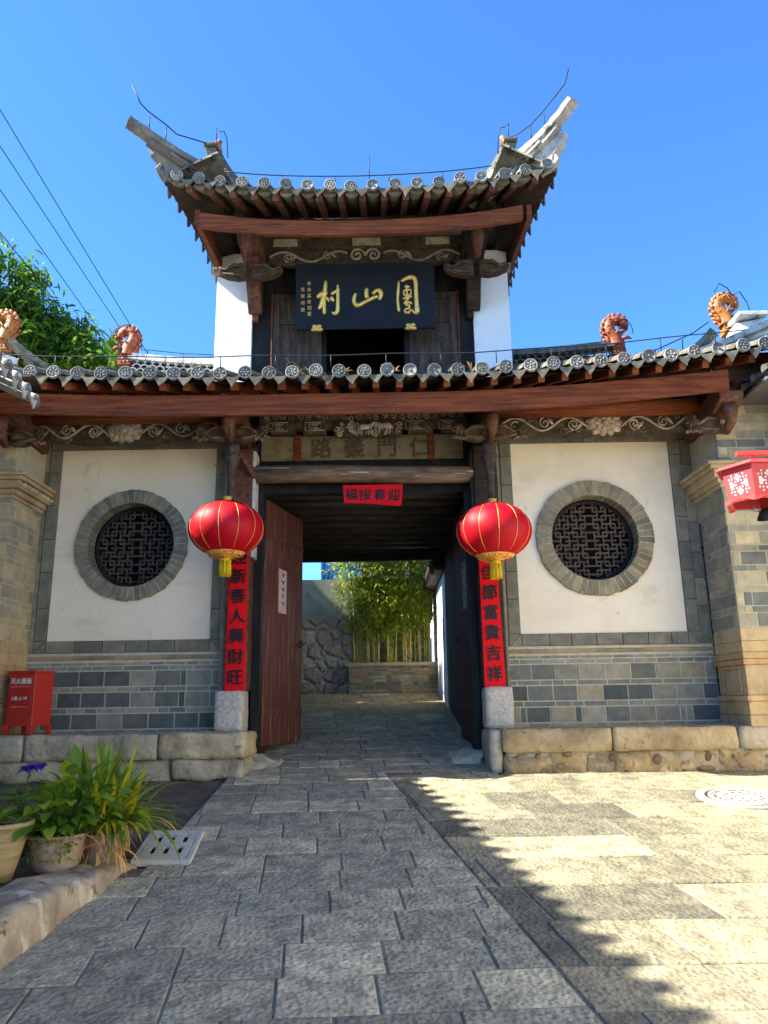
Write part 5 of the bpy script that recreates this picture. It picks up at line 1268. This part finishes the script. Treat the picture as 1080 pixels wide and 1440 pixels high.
# left house: street front and long tiled eave that shades the ramp
def le(y): return -2.84 - .096 * (y + 1.85)
sw = MB(); random.seed(77)
P = [(-3.40, -.66), (-2.62, -8.8), (-5.4, -8.8), (-5.9, -.66)]; b = sw.v(*[(p[0] - .1, p[1], .2) for p in P], *[(p[0] - .1, p[1], 4.1) for p in P])
for k in range(4): sw.f(b + k, b + (k + 1) % 4, b + 4 + (k + 1) % 4, b + 4 + k)
sw.build("street_wall", m_brick, hl)
rt_ = MB(); dl = MB(); y = -1.40; ang = Vector((.995, .096, 0))
while y > -9.2:
    e = Vector((le(y), y, 4.10 + .02 * math.sin(y * 2))); barrel_row(rt_, [e, e + Vector((-.6, -.05, .24)), e + Vector((-1.5, -.14, .66))], (-.096, .995, 0), .058)
    drip(rt_, (le(y - .107) + .012, y - .107, 4.082), (-.096, .995, 0), (.995, .096, 0))
    rt_.mi = 1; tile_disc(rt_, e + Vector((.008, 0, .004)), (1, .096, random.uniform(-.1, .1)), .062); rt_.mi = 0
    q = Vector((le(y - .215), y - .215, 4.10)); rt_.t = (.8, .8, .75); dn = Vector((0, 0, -.03)); b = rt_.v(e + dn, q + dn, q + Vector((-1.5, -.14, .66)) + dn, e + Vector((-1.5, -.14, .66)) + dn); rt_.f(b, b + 1, b + 2, b + 3); y -= .215
rr = rt_.build("street_roof", [m_lime, m_disc], hl)
bk = MB(); b = bk.v((-4.36, -1.2, 4.72), (-3.6, -9.3, 4.72), (-6.5, -9.3, 4.0), (-7.2, -1.2, 4.0)); bk.f(b, b + 1, b + 2, b + 3); bk.build("roof_back", m_tile, rr)
# right house: boarded soffit and roof edge
rs = MB(); rs.hexa([(3.62, -.58, 4.245), (6.0, -.58, 4.29), (6.0, -14.2, 4.29), (3.40, -14.2, 4.245), (3.62, -.58, 4.275), (6.0, -.58, 4.75), (6.0, -14.2, 4.75), (3.40, -14.2, 4.275)]); so_ = rs.build("street_roof", mat("grey_boards", [(.10, .085, .085), (.17, .15, .15)], 5, .8, .3, 30, stretch=(6, .6, 1)), hr)
rs = MB(); rs.box(3.95, 6.0, -14.0, -.66, -1.0, 4.24); rs.build("street_wall", m_cream, hr)  # unseen street front, lengthened and coloured pale to bounce warm sunlight
rs = MB(); random.seed(78); y = -.70
while y > -14.0: barrel_row(rs, [(3.58 + (y + .7) * .015, y, 4.30), (4.6, y, 4.62)], (0, 1, 0), .055); y -= .215
rs.build("roof_tiles", m_tile, so_)

# ================================================================== HEXAGONAL LANTERN AND LAMP
hx = thing("hexagonal_lantern", "red hexagonal wooden lantern with white fretwork panels hanging by the brick house", "lantern", (2.955, -2.133, 2.80))
cx, cy = 2.955, -2.133
def hv(r, k, z): a = R(180 + 60 * k); return Vector((cx + r * math.cos(a), cy + r * math.sin(a), z))
for k in range(6):
    b = MB(); rb, rtp = .215, .245; p0, p1, p2, p3 = hv(rb, k, 2.875), hv(rb, k + 1, 2.875), hv(rtp, k + 1, 3.13), hv(rtp, k, 3.13); n = (p1 - p0).cross(p3 - p0).normalized()
    if n.dot(p0 - Vector((cx, cy, 2.9))) < 0: n = -n
    b.hexa([p0, p1, p1 - n * .015, p0 - n * .015, p3, p2, p2 - n * .015, p3 - n * .015]); f_ = b.build("panel", m_redlan, hx, bevel=.002)
    w = MB(); u = (p1 - p0).normalized(); vv = (p3 - p0).normalized(); c = (p0 + p1 + p2 + p3) / 4 + n * .0015
    def pr(x, z, a, d): w.prism([(-a, -d), (a, -d), (a, d), (-a, d)], c + u * x + vv * z, u, vv, n * .001)
    for (x, z, a, d) in ((0, .055, .012, .022), (0, .052, .026, .008), (0, -.055, .012, .022), (0, -.052, .026, .008), (-.060, 0, .012, .030), (-.044, 0, .010, .010), (.060, 0, .012, .030), (.044, 0, .010, .010)): pr(x, z, a, d)
    for i in range(-3, 4):
        for j in range(-4, 5):
            x, z = i * .024, j * .024
            if .02 < math.hypot(x, z) < .098 and not (abs(x) > .032 and abs(z) < .036) and not (abs(z) > .028 and abs(x) < .03): pr(x, z, .006, .006)
    w.build("fretwork", m_milk, f_)
b = MB(); T = [hv(.285, k, 3.13) for k in range(6)]; T2 = [hv(.265, k, 3.155) for k in range(6)]; a = b.v(*T, *T2)
b.f(*[a + k for k in range(6)][::-1]); b.f(*[a + 6 + k for k in range(6)])
for k in range(6): b.f(a + k, a + (k + 1) % 6, a + 6 + (k + 1) % 6, a + 6 + k)
b.build("top_plate", m_redlan, hx)
b = MB()
for k in range(6):
    p, q = hv(.25, k, 2.865), hv(.25, k + 1, 2.865); m_ = (p + q) / 2; u = (q - p).normalized(); n = Vector((m_.x - cx, m_.y - cy, 0)).normalized(); L = (q - p).length
    poly = [(-L / 2, -.008), (-L / 2 + .03, -.004), (-L / 4, .016), (0, .022), (L / 4, .016), (L / 2 - .03, -.004), (L / 2, -.008), (L / 2, .026), (-L / 2, .026)]; b.prism(poly, m_, u, (0, 0, 1), -n * .02)
b.build("bottom_rim", m_redlan, hx)
b = MB(); b.bar((2.82, -2.17, 3.255), (4.0, -2.17, 3.275), .035, .035); b.bar((2.955, -2.15, 3.15), (2.955, -2.15, 3.245), .03, .03); b.build("hanging_bar", m_redlan, hx, bevel=.004)
sp_ = thing("spot_lamp", "small black spot lamp fixed beneath the hexagonal lantern", "lamp", (3.0, -2.0, 2.75))
b = MB(); b.lathe([(0, .05), (.035, .045), (.055, .02), (.075, -.02), (.078, -.04), (.06, -.042), (0, -.035)], (3.02, -2.12, 2.80), (-.2, -.3, 1), 20); b.build("lamp_head", m_iron, sp_)
b = MB(); b.tube([(2.90, -2.13, 2.865), (2.92, -2.13, 2.83), (2.99, -2.12, 2.83)], .012, 7); b.build("lamp_bracket", m_steel, sp_)

# ================================================================== THRESHOLD STONES
for (x0, x1, y0, y1, z0, z1, lab) in ((-1.15, -.86, -.30, .10, .82, 1.03, "flat broken stone under the hinge of the red brown door leaf"), (.74, 1.05, -.22, .10, .86, 1.01, "pale chipped stone at the foot of the dark right door leaf")):
    b = MB(); b.rock(x0, x1, y0, y1, z0, z1, .03, .05, 5, .04, x0 * 5)
    for v_ in b.V: v_.z -= (v_.x - x0) * .22 * (1 if x0 < 0 else -.6) + max(0, (-.05 - v_.y)) * .25
    o = b.build("threshold_stone", m_plinth, None, origin=((x0 + x1) / 2, -.1, z0)); tag(o, lab, "stone", "loose stones at the threshold")
b = MB(); b.t = (.75, .75, .72); b.rock(1.06, 1.175, -.62, .0, .86, 1.232, .06, .012, 5, .03, 3); b.build("plinth_return", m_granite, gate)

# ================================================================== DRAIN GRATE, MANHOLE
gr = thing("drain_grate", "pale grey square drain grate with six slots at the end of the planted kerb", "drain grate", (-1.2, -2.6, gz(-2.6)))
ux = Vector((.995, -.04, -.04 * .1228)).normalized(); uy = Vector((-.10, .99, .99 * .1228)).normalized(); un = ux.cross(uy).normalized(); gc = Vector((-1.195, -2.60, gz(-2.60) + .016))
def gp(a, b_, c=0): return gc + ux * a + uy * b_ + un * c
def slabp(mb, a0, a1, b0_, b1, z0, z1): mb.hexa([gp(a0, b0_, z0), gp(a1, b0_, z0), gp(a1, b1, z0), gp(a0, b1, z0), gp(a0, b0_, z1), gp(a1, b0_, z1), gp(a1, b1, z1), gp(a0, b1, z1)])
b = MB(); W_, H_ = .175, .305
for q in ((-W_, W_, -H_, -H_ + .035), (-W_, W_, H_ - .035, H_), (-W_, -W_ + .030, -H_ + .035, H_ - .035), (W_ - .030, W_, -H_ + .035, H_ - .035)): slabp(b, *q, -.03, .008)
b.build("grate_frame", m_grate, gr, bevel=.003)
b = MB(); a0, a1, c0, c1 = -W_ + .034, W_ - .034, -H_ + .039, H_ - .039
xsl = (-.082, 0, .082); sw_ = .017
rows = ((-.19, -.035), (.035, .19))
edges = [c0, rows[0][0], rows[0][1], rows[1][0], rows[1][1], c1]
for k in (0, 2, 4): slabp(b, a0, a1, edges[k], edges[k + 1], -.02, .010)
for (r0, r1) in rows:
    e = [a0] + [v_ for x in xsl for v_ in (x - sw_, x + sw_)] + [a1]
    for k in range(0, len(e), 2): slabp(b, e[k], e[k + 1], r0, r1, -.02, .010)
b.build("grate_cover", m_grate, gr)
b = MB(); slabp(b, a0, a1, c0, c1, -.0115, -.007); b.build("slot_shade_plate", m_shade, gr)  # black plate just under the slots, painted as the drain's shade
mh = thing("manhole_cover", "round cast manhole cover set flush in the sunlit paving", "manhole cover", (2.80, -1.62, gz(-1.62)))
mn = Vector((0, -.1228, 1)).normalized(); mc = Vector((2.80, -1.62, gz(-1.62) + .009))
b = MB(); b.lathe([(.33, -.02), (.33, .004), (.270, .006), (.264, -.004)], mc, mn, 48, smooth=False); b.build("collar", m_mud, mh)
b = MB(); b.lathe([(.266, .0005), (.244, .0005)], mc, mn, 48); b.build("gap_ring", m_shade, mh)
b = MB(); b.lathe([(.246, -.012), (.246, .007), (.222, .008), (.216, .001), (0, .002)], mc, mn, 48, smooth=False)
mx_ = Vector((1, 0, 0)); my_ = mn.cross(mx_); random.seed(14)
b.t = (.45, .45, .42)
for r_, k in ((.20, 26), (.13, 14), (.06, 6)):
    for i in range(k):
        an = 2 * math.pi * i / k + random.uniform(-.05, .05); q = mc + mn * .004 + (mx_ * math.cos(an) + my_ * math.sin(an)) * r_; d = (mx_ * math.cos(an + random.choice((0, 1.57))) + my_ * math.sin(an + random.choice((0, 1.57)))) * .012; b.tube([q - d, q + d], .005, 4)
b.build("cover_plate", m_mud, mh)

# ================================================================== KERB WALL, GUTTER AND POTS
kw = MB(); random.seed(15)
KP = [(-1.30, -2.75), (-1.33, -3.1), (-1.40, -3.6), (-1.47, -4.2), (-1.60, -4.9), (-1.9, -5.8)]
old = kw.sm; kw.sm = True; base = len(kw.V); S = smooth([(p[0], p[1]) for p in KP], 22); rows_ = 19
for i, (x, y) in enumerate(S):
    zt = .630 + .012 * math.sin(y * 3) - .02 * max(0, (y + 3.05) / .3)
    for j in range(rows_):
        if j < 10: t = j / 9; p = Vector((x + .02 * (1 - t), y, (gz(y) - .06) * (1 - t) + (zt - .02) * t))
        else: t = (j - 9) / 9; p = Vector((x - .02 - .26 * t, y + .05 * t, zt))
        kw.V.append(p + Vector((N3(p, 7), N3(p, 7, 9), N3(p, 7, 20))) * .022 + Vector((N3(p, 18), N3(p, 18, 9), N3(p, 18, 20))) * .011 + Vector((N3(p, 2.2, 4), 0, 0)) * .035)
for i in range(len(S) - 1):
    for j in range(rows_ - 1): a = base + i * rows_ + j; kw.f(a, a + 1, a + rows_ + 1, a + rows_)
kw.f(*[base + j for j in range(rows_)][::-1]) ; kw.sm = old
m_kerb = mat("blotched_render", [(.16, .13, .10), (.30, .26, .20), (.42, .37, .28)], 5, .9, .7, 24, spots=[(4.0, .55, .62, (.47, .44, .37), (1.6, 1.6, .8)), (8, .6, .68, (.10, .09, .06))], bdist=.02, gain=(1.2, 1.12, 1.0))  # brown render with pale and dark blotches
tag(kw.build("kerb_wall", m_kerb, None, origin=(-1.5, -3.8, .5)), "low blotched stone kerb wall carrying the flower pots", "kerb wall")
bd_ = MB(); b = bd_.v((-1.52, -2.72, .60), (-1.60, -3.2, .605), (-1.75, -4.2, .605), (-2.2, -5.8, .6), (-3.4, -5.8, .6), (-3.4, -2.72, .6)); bd_.f(*[b + k for k in range(6)]); o = bd_.build("flower_bed", m_earth); o["kind"] = "structure"
gt = MB(); b = gt.v((-3.4, -2.72, .20), (-1.24, -2.30, .22), (-1.24, -.62, .50), (-3.4, -.62, .40)); gt.f(b, b + 1, b + 2, b + 3); b = gt.v((-1.238, -2.28, .2), (-1.238, -.6, .4), (-1.238, -.6, gz(-.6) - .012), (-1.238, -2.28, gz(-2.28) - .012)); gt.f(b, b + 1, b + 2, b + 3); o = gt.build("gutter", m_earth); o["kind"] = "structure"

LEAFT = [(1, 1, 1), (.8, .9, .8), (1.5, 1.3, .9), (.7, .85, .75), (1.9, 1.5, .8)]
def pot(t, x, y, z, r0, r1, h, m, rim=.012, soil=True, n=28):
    b = MB(); b.lathe([(0, 0), (r0, 0), (r0 + (r1 - r0) * .35, h * .3), (r0 + (r1 - r0) * .8, h * .75), (r1, h * .92), (r1 + rim, h * .93), (r1 + rim, h), (r1 - .012, h), (r1 - .02, h * .85)], (x, y, z), (0, 0, 1), n); b.build("pot", m, t)
    if soil: b = MB(); b.lathe([(r1 - .012, h * .88), (r1 * .5, h * .93), (0, h * .95)], (x, y, z), (0, 0, 1), n); b.build("soil", m_soil, t)
# broad-leaved plant in the terracotta pot
t = thing("potted_plant", "bushy broad green plant in a cracked terracotta pot on the kerb", "potted plant", (-1.66, -3.18, .625)); random.seed(16)
pot(t, -1.66, -3.18, .625, .115, .155, .185, m_pot, .006)
b = MB()
for k in range(200):
    a = random.uniform(0, 2 * math.pi); el = random.uniform(.15, 1.45); p = Vector((-1.64 + random.gauss(0, .06), -3.16 + random.gauss(0, .05), .80)); d = Vector((math.cos(a) * math.cos(el), math.sin(a) * math.cos(el), math.sin(el)))
    L = random.uniform(.10, .36); q = p + d * L; b.t = (.7, .9, .6); b.tube([p, p.lerp(q, .5) + Vector((0, 0, .01)), q], .0022, 4, cap=False)
    b.t = rt(.2, random.choice(LEAFT)); b.leaf(q, d + Vector((0, 0, -.5)), random.uniform(.08, .135), random.uniform(.022, .040), .8, 4, random.uniform(-.5, .5))
b.build("foliage", m_leaf, t)
b = MB()
for k in range(150):
    a = random.uniform(2.4, 6.0); p = Vector((-1.66 + .15 * math.cos(a), -3.18 + .15 * math.sin(a), random.uniform(.68, .82))); b.t = rt(.25, (1.2, 1.1, .6)); b.leaf(p, (math.cos(a) * .5, math.sin(a) * .5, random.uniform(-1, .4)), random.uniform(.018, .035), .008, .5, 2)
b.build("trailing_growth", m_leaf, t)
# strap-leaved plant with dry yellow leaves
t = thing("potted_plant", "strap leaved plant with many dry yellow leaves at the end of the kerb", "potted plant", (-1.47, -2.95, .625)); random.seed(17)
pot(t, -1.47, -2.97, .615, .10, .14, .17, m_pot, .006)
b = MB()
for k in range(150):
    a = random.uniform(-1.5, 2.6) if k % 4 else random.uniform(-3.1, 3.1); el = random.uniform(.5, 1.5); p = Vector((-1.46 + random.gauss(0, .05), -2.96 + random.gauss(0, .05), .78))
    b.t = rt(.15, random.choice([(1.2, 1.1, .9), (1.8, 1.5, .8), (3.0, 1.7, .6), (1.5, 1.3, .8), (3.8, 1.8, .5)])); L = random.uniform(.30, .56)
    b.leaf(p, (math.cos(a) * math.cos(el), math.sin(a) * math.cos(el), math.sin(el)), L, random.uniform(.010, .019), random.uniform(1.0, 2.4), 7, random.uniform(-.3, .3), prof=lambda q: (min(1, .5 + 2 * q) * (1 - q ** 3)))
for k in range(12):
    a = random.uniform(1.0, 2.8); p = Vector((-1.52 + random.gauss(0, .05), -2.95 + random.gauss(0, .04), .78)); b.t = rt(.2, (1.5, 1.3, .7)); b.leaf(p, (math.cos(a) * .25, math.sin(a) * .2, 1), random.uniform(.42, .58), .022, .35, 7, random.uniform(-.5, .5), prof=lambda q: (min(1, .5 + 2 * q) * (1 - q ** 4)))
b.build("foliage", m_leaf, t)
b = MB()
for k in range(130):
    a = random.uniform(-2.4, .9); p = Vector((-1.45 + random.gauss(0, .07), -3.0 + random.gauss(0, .06), random.uniform(.68, .84))); b.t = rt(.25, random.choice([(1, 1, 1), (1.2, 1.1, .9), (1.3, .95, .5)]))
    b.leaf(p, (math.cos(a) * .8, math.sin(a) * .8, random.uniform(-.6, .5)), random.uniform(.10, .24), random.uniform(.005, .011), 2.6, 5, random.uniform(-1.2, 1.2), prof=lambda q: (1 - q ** 2))
b.build("dry_leaves", m_dry, t)
# straw-coloured pot at the left edge
t = thing("flower_pot", "straw coloured ribbed pot with a broken rim at the near end of the kerb", "flower pot", (-1.90, -3.36, .625))
pot(t, -1.905, -3.40, .612, .105, .18, .29, m_basket, .014)
b = MB(); random.seed(18)
for k in range(26): a = random.uniform(0, 6.28); b.t = rt(.3, (1.4, .9, .7)); b.leaf((-1.93 + random.gauss(0, .05), -3.38 + random.gauss(0, .05), .86), (math.cos(a), math.sin(a), random.uniform(.3, 1.5)), random.uniform(.08, .2), .006, 1.4, 5)
b.build("dry_stalks", m_dry, t)
# purple flowered plant behind
t = thing("potted_plant", "small purple flowering plant in a dark pot behind the broad green plant", "potted plant", (-2.22, -2.55, .60)); random.seed(19)
pot(t, -2.16, -2.62, .60, .08, .11, .15, m_iron, .006)
b = MB()
for k in range(40): a = random.uniform(0, 6.28); b.t = rt(.2, random.choice(LEAFT)); b.leaf((-2.16 + random.gauss(0, .03), -2.62 + random.gauss(0, .03), random.uniform(.74, .98)), (math.cos(a), math.sin(a), .5), random.uniform(.06, .12), .016, 1.0, 3)
b.tube([(-2.16, -2.62, .72), (-2.12, -2.62, .9), (-2.085, -2.63, 1.10)], .004, 5); b.build("foliage", m_leaf, t)
b = MB()
for (fx_, fz_, k0) in ((-2.075, 1.115, 0), (-2.02, 1.12, 2), (-2.12, 1.10, 4)):
    for k in range(16): a = k * .785 + k0; b.t = rt(.3); b.leaf((fx_, -2.63, fz_), (math.cos(a), math.sin(a), random.uniform(-.4, 1.4)), .05, .022, .8, 3)
b.build("petals", m_purple, t)
# yellow-green plant in a grey pot on the ledge
t = thing("potted_plant", "yellow green plant in a grey pot on the ledge left of the fire box", "potted plant", (-3.52, -.62, 1.245)); random.seed(20)
pot(t, -3.50, -.60, 1.245, .12, .155, .20, m_cement, .01)
b = MB()
for k in range(90): a = random.uniform(0, 6.28); r_ = random.uniform(0, .13); b.t = rt(.2, random.choice([(2.2, 1.6, 1), (1.6, 1.4, .9), (1.2, 1.2, .8)])); b.leaf((-3.46 + r_ * math.cos(a), -.60 + r_ * math.sin(a), random.uniform(1.45, 1.84)), (math.cos(a), math.sin(a), random.uniform(-.2, .8)), random.uniform(.05, .10), .024, 1.0, 3)
b.tube([(-3.48, -.60, 1.4), (-3.46, -.6, 1.75)], .008, 6); b.build("foliage", m_leaf, t)
# weed at the plinth
b = MB(); random.seed(22)
for k in range(34): a = random.uniform(0, 6.28); b.t = rt(.2, (.8, .9, .8)); b.leaf((-1.52 + random.gauss(0, .04), -.86 + random.gauss(0, .04), .58), (math.cos(a), math.sin(a), random.uniform(.3, 1.6)), random.uniform(.10, .22), .02, 1.2, 4)
tag(b.build("weed", m_leaf, None, origin=(-1.52, -.86, .55)), "dark green weed growing in the gutter below the left plinth", "weed")

# ================================================================== BEHIND THE GATE
random.seed(80)
sw = thing("retaining_wall", "rough stone retaining wall with grey rendered top seen through the passage", "wall", (-1.6, 5.75, 1.6))
b = MB(); b.box(-3.6, .9, 6.02, 6.5, 1.4, 2.93); b.box(-2.5, -2.2, 3.45, 6.02, 1.2, 3.4); b.build("rubble_and_sun_block", m_rubwall, sw)  # second box: unseen return added to block sun on the floor
b = MB(); b.box(-3.6, 1.0, 6.05, 6.4, 2.93, 3.66); b.build("rendered_top", m_cement, sw)
pl = thing("brick_planter", "low weathered brick planter holding the bamboo", "planter", (.35, 5.75, 1.64)); random.seed(81)
b = MB(); b.box(-.48, 1.02, 5.7505, 6.0, 1.45, 2.09); b.build("planter_core", m_joint, pl)
b = MB(); z = 1.60
while z < 2.08: brick_course(b, None, -.49, 1.10, z, z + .058, 5.745, [.22, .2, .1], [(.95, .85, .65), (.7, .66, .55), (.5, .5, .46), (1.1, 1.0, .8), (1.0, .7, .5)], off=random.uniform(0, .2)); z += .058
b.box(-.52, 1.12, 5.72, 5.95, 2.10, 2.16); b.build("planter_bricks", m_brick, pl)
bm = thing("bamboo_clump", "tall yellow green bamboo clump growing in the brick planter", "bamboo", (.4, 6.2, 2.09)); random.seed(82)
tops = []
for k in range(56):
    x = random.uniform(-.45, 1.0); y = random.uniform(5.80, 5.98); hgt = random.uniform(2.2, 3.4); lx, ly = random.uniform(-.14, .14) - (.12 if x < -.1 else 0), random.uniform(-.2, .1); P = []
    for i in range(9): q = i / 8; P.append((x + lx * q ** 2 * 2.2, y + ly * q ** 2 * 2, 2.06 + hgt * q))
    c = MB(); c.t = rt(.2, random.choice([(1, 1, 1), (1.15, 1.05, .8), (.8, .95, .8)])); c.tube(P, [.0135 * (1 - .5 * i / 8) * random.uniform(.85, 1.15) for i in range(9)], 6)
    c.t = (1.5, 1.4, 1.3)
    for i in range(1, 14):
        q = i / 14; j = min(7, int(q * 8)); f_ = q * 8 - j; p = Vector(P[j]).lerp(Vector(P[j + 1]), f_); c.lathe([(.0145 * (1 - .4 * q), -.006), (.0155 * (1 - .4 * q), 0), (.0145 * (1 - .4 * q), .006)], p, (0, 0, 1), 6)
    c.build("culm", m_culm, bm); tops.append(P)
fo = MB()
for P in tops:
    for k in range(190):
        q = random.uniform(.10, 1) ** .75; j = min(7, int(q * 8)); p = Vector(P[j]).lerp(Vector(P[j + 1]), q * 8 - j); a = random.uniform(0, 6.28); r_ = random.uniform(.02, .40) * (.4 + q); c = p + Vector((math.cos(a) * r_, -.15 + math.sin(a) * r_ * .6, random.uniform(-.08, .12)))
        if c.z < 2.75 and random.random() < .6: continue
        fo.t = rt(.3, random.choice([(1, 1, 1), (1.3, 1.2, 1), (.7, .8, .7), (1.6, 1.4, 1.2)]))
        for m_ in range(3): aa = a + random.uniform(-1.2, 1.2); fo.leaf(c, (math.cos(aa), math.sin(aa), random.uniform(-.6, .4)), random.uniform(.07, .14), random.uniform(.007, .011), .8, 2)
fo.build("foliage", m_bleaf, bm)
rw = thing("courtyard_wall", "white side wall with a tiled coping beyond the passage", "wall", (1.06, 4.6, 1.3))
b = MB(); b.box(1.035, 1.30, 3.45, 7.5, 1.2, 3.36); b.build("white_face", m_white, rw)
b = MB(); b.box(1.03, 1.035, 3.46, 7.5, 1.2, 1.62) if False else b.box(1.028, 1.30, 3.44, 3.50, 1.2, 3.36); b.build("end_stone", m_grey, rw)
b = MB(); random.seed(83)
b.box(.90, 1.35, 3.45, 7.5, 3.37, 3.42)
for k in range(18): y = 3.5 + k * .22; b.t = rt(.2); b.bar((.86, y, 3.40), (1.3, y, 3.56), .05, .05); b.tube([(.84, y + .1, 3.50), (1.3, y + .1, 3.68)], .045, 8)
b.build("coping", m_dark, rw)
b = MB(); b.box(1.026, 1.032, 4.0, 4.16, 2.25, 2.72); tag(b.build("wall_notice", m_fire, None, origin=(1.03, 4.1, 2.25)), "small red notice on the white courtyard wall", "notice")
bh = thing("blue_shed", "blue metal sheet shed above the stone retaining wall", "shed", (-.85, 6.8, 3.6))
b = MB(); b.box(-1.05, -.62, 6.7, 7.6, 3.5, 4.35); b.build("shed_wall", m_blue, bh)
b = MB()
for k in range(6): x = -1.04 + k * .08; b.box(x, x + .03, 6.68, 6.7, 3.5, 4.35)
b.bar((-1.02, 6.67, 4.25), (-.68, 6.67, 3.62), .02, .05); b.build("shed_ribs", m_blue, bh)
ch = thing("cream_house", "pale cream house wall glimpsed behind the bamboo", "house", (.2, 9.2, 1.7))
b = MB(); b.box(-.35, 3.2, 9.2, 11, 1.6, 5.6); b.build("wall", m_cream, ch)
b = MB(); b.hexa([(-.6, 8.9, 5.6), (3.5, 8.9, 5.6), (3.5, 11.3, 5.6), (-.6, 11.3, 5.6), (-.4, 9.8, 6.1), (3.3, 9.8, 6.1), (3.3, 10.4, 6.1), (-.4, 10.4, 6.1)]); b.build("roof", m_tile, ch)
b = MB(); b.box(.7, 1.3, 9.17, 9.21, 3.9, 4.8); b.build("window", m_shade, ch)
b = MB(); b.rock(-.28, .22, 5.15, 5.40, gz(5.2) - .02, gz(5.3) + .035, .06, .006, 5, .02); tag(b.build("stone_plank", m_tan, None, origin=(0, 5.25, gz(5.2))), "pale stone slab lying in front of the brick planter", "slab")

# ================================================================== TREES AND CABLES
def tree(name, label, cat, base, lobes, nleaf, L, w, droop, tints, seed, trunk_top, m=m_tleaf, clump=.35, fwd=1):
    random.seed(seed); t = thing(name, label, cat, base); bx, by, bz = base
    k = MB(); tt = Vector(trunk_top); B0 = Vector(base); k.tube([B0, B0.lerp(tt, .4) + Vector((.08, 0, 0)), B0.lerp(tt, .75), tt], [.20, .16, .13, .09], 10)
    cl = []
    for (c, r) in lobes:
        c = Vector(c); k.tube([B0.lerp(tt, .7), B0.lerp(c, .75) + Vector((0, 0, .2)), c], [.09, .05, .02], 7)
        for _ in range(int(26 * r * r) + 6):
            d = Vector((random.gauss(0, 1), random.gauss(0, 1), random.gauss(0, 1))).normalized() * r * random.uniform(.55, 1.05) ** .6; q = c + d; cl.append(q); 
            if random.random() < .4: k.tube([c, c.lerp(q, .6), q], [.02, .012, .005], 5)
    k.build("trunk", m_bark, t)
    f = MB()
    for i in range(nleaf):
        q = random.choice(cl); d = Vector((random.gauss(0, 1), random.gauss(0, 1), random.gauss(0, .8))); p = q + d * clump * .45; a = random.uniform(0, 6.28)
        f.t = rt(.25, random.choice(tints)); f.leaf(p, (math.cos(a), math.sin(a), random.uniform(-.9, .5)), L * random.uniform(.7, 1.25), w * random.uniform(.8, 1.2), droop, 3, random.uniform(-.8, .8))
    f.build("crown", m, t); return t
TT = [(1.0, 1.05, .9), (.7, .85, .7), (1.4, 1.3, .8), (.5, .65, .55), (2.0, 1.75, 1.0), (.8, .9, .75)]
tree("mango_tree", "tall dark green tree with drooping leaves behind the left roof", "tree", (-6.6, 4.6, 1.5), [((-6.5, 4.2, 8.3), .85), ((-5.75, 4.3, 7.9), .75), ((-7.2, 4.8, 8.0), 1.1), ((-5.9, 4.4, 7.1), .9), ((-6.9, 4.5, 7.0), 1.1), ((-5.35, 4.4, 7.5), .60)], 16000, .20, .023, 1.3, TT, 90, (-6.4, 4.6, 6.6))
tree("small_tree", "low bright green tree between the dark tree and the left ridge dragon", "tree", (-4.9, 4.3, 1.5), [((-4.95, 4.1, 7.05), .42), ((-4.55, 4.1, 6.85), .36), ((-5.3, 4.1, 7.0), .5)], 3600, .13, .022, .8, [(1.6, 1.5, .9), (2.2, 1.9, 1.2), (1.1, 1.1, .8)], 91, (-4.9, 4.3, 6.0))
t = thing("rubber_plant", "slender plant with large upright leaves behind the left ridge dragon", "plant", (-3.85, 3.75, 1.5)); random.seed(92)
b = MB(); b.tube([(-3.85, 3.75, 1.5), (-4.0, 3.75, 4.5), (-4.22, 3.75, 7.2)], [.05, .04, .02], 8); b.build("trunk", m_bark, t)
b = MB()
for k in range(30): a = random.uniform(0, 6.28); b.t = rt(.2, random.choice([(1.2, 1.2, 1), (.8, .9, .9), (1.6, 1.5, 1)])); b.leaf((-4.2, 3.75, 6.75 + .018 * k), (math.cos(a), math.sin(a), random.uniform(.3, 1.8)), random.uniform(.22, .34), .055, .6, 4)
b.build("leaves", m_tleaf, t)
WL = [((-5.99, 0, 11.21), (-4.30, 9, 7.93)), ((-5.87, 0, 10.39), (-5.21, 9, 9.06)), ((-5.76, 0, 9.57), (-5.55, 9, 8.89)), ((-5.64, 0, 8.68), (-5.75, 9, 8.71)), ((-5.57, 0, 8.21), (-8.41, 9, 11.57))]
NM = ["topmost overhead cable crossing the sky at upper left", "second overhead cable from the top at upper left", "third overhead cable from the top at upper left", "fourth overhead cable passing just over the dark tree", "lowest overhead cable that vanishes into the dark tree"]
for (p, q), lab in zip(WL, NM):
    p = Vector(p); q = Vector(q); d = (q - p); b = MB(); a0 = p - d * .6; a1 = q + d * .5
    b.tube([a0.lerp(a1, i / 20) - Vector((0, 0, .10 * math.sin(math.pi * i / 20))) for i in range(21)], .008, 5); tag(b.build("overhead_cable", m_wire, None, origin=p), lab, "cable", "overhead cables at upper left")

if _to.name in COL.objects: COL.objects.unlink(_to)
bpy.data.objects.remove(_to)
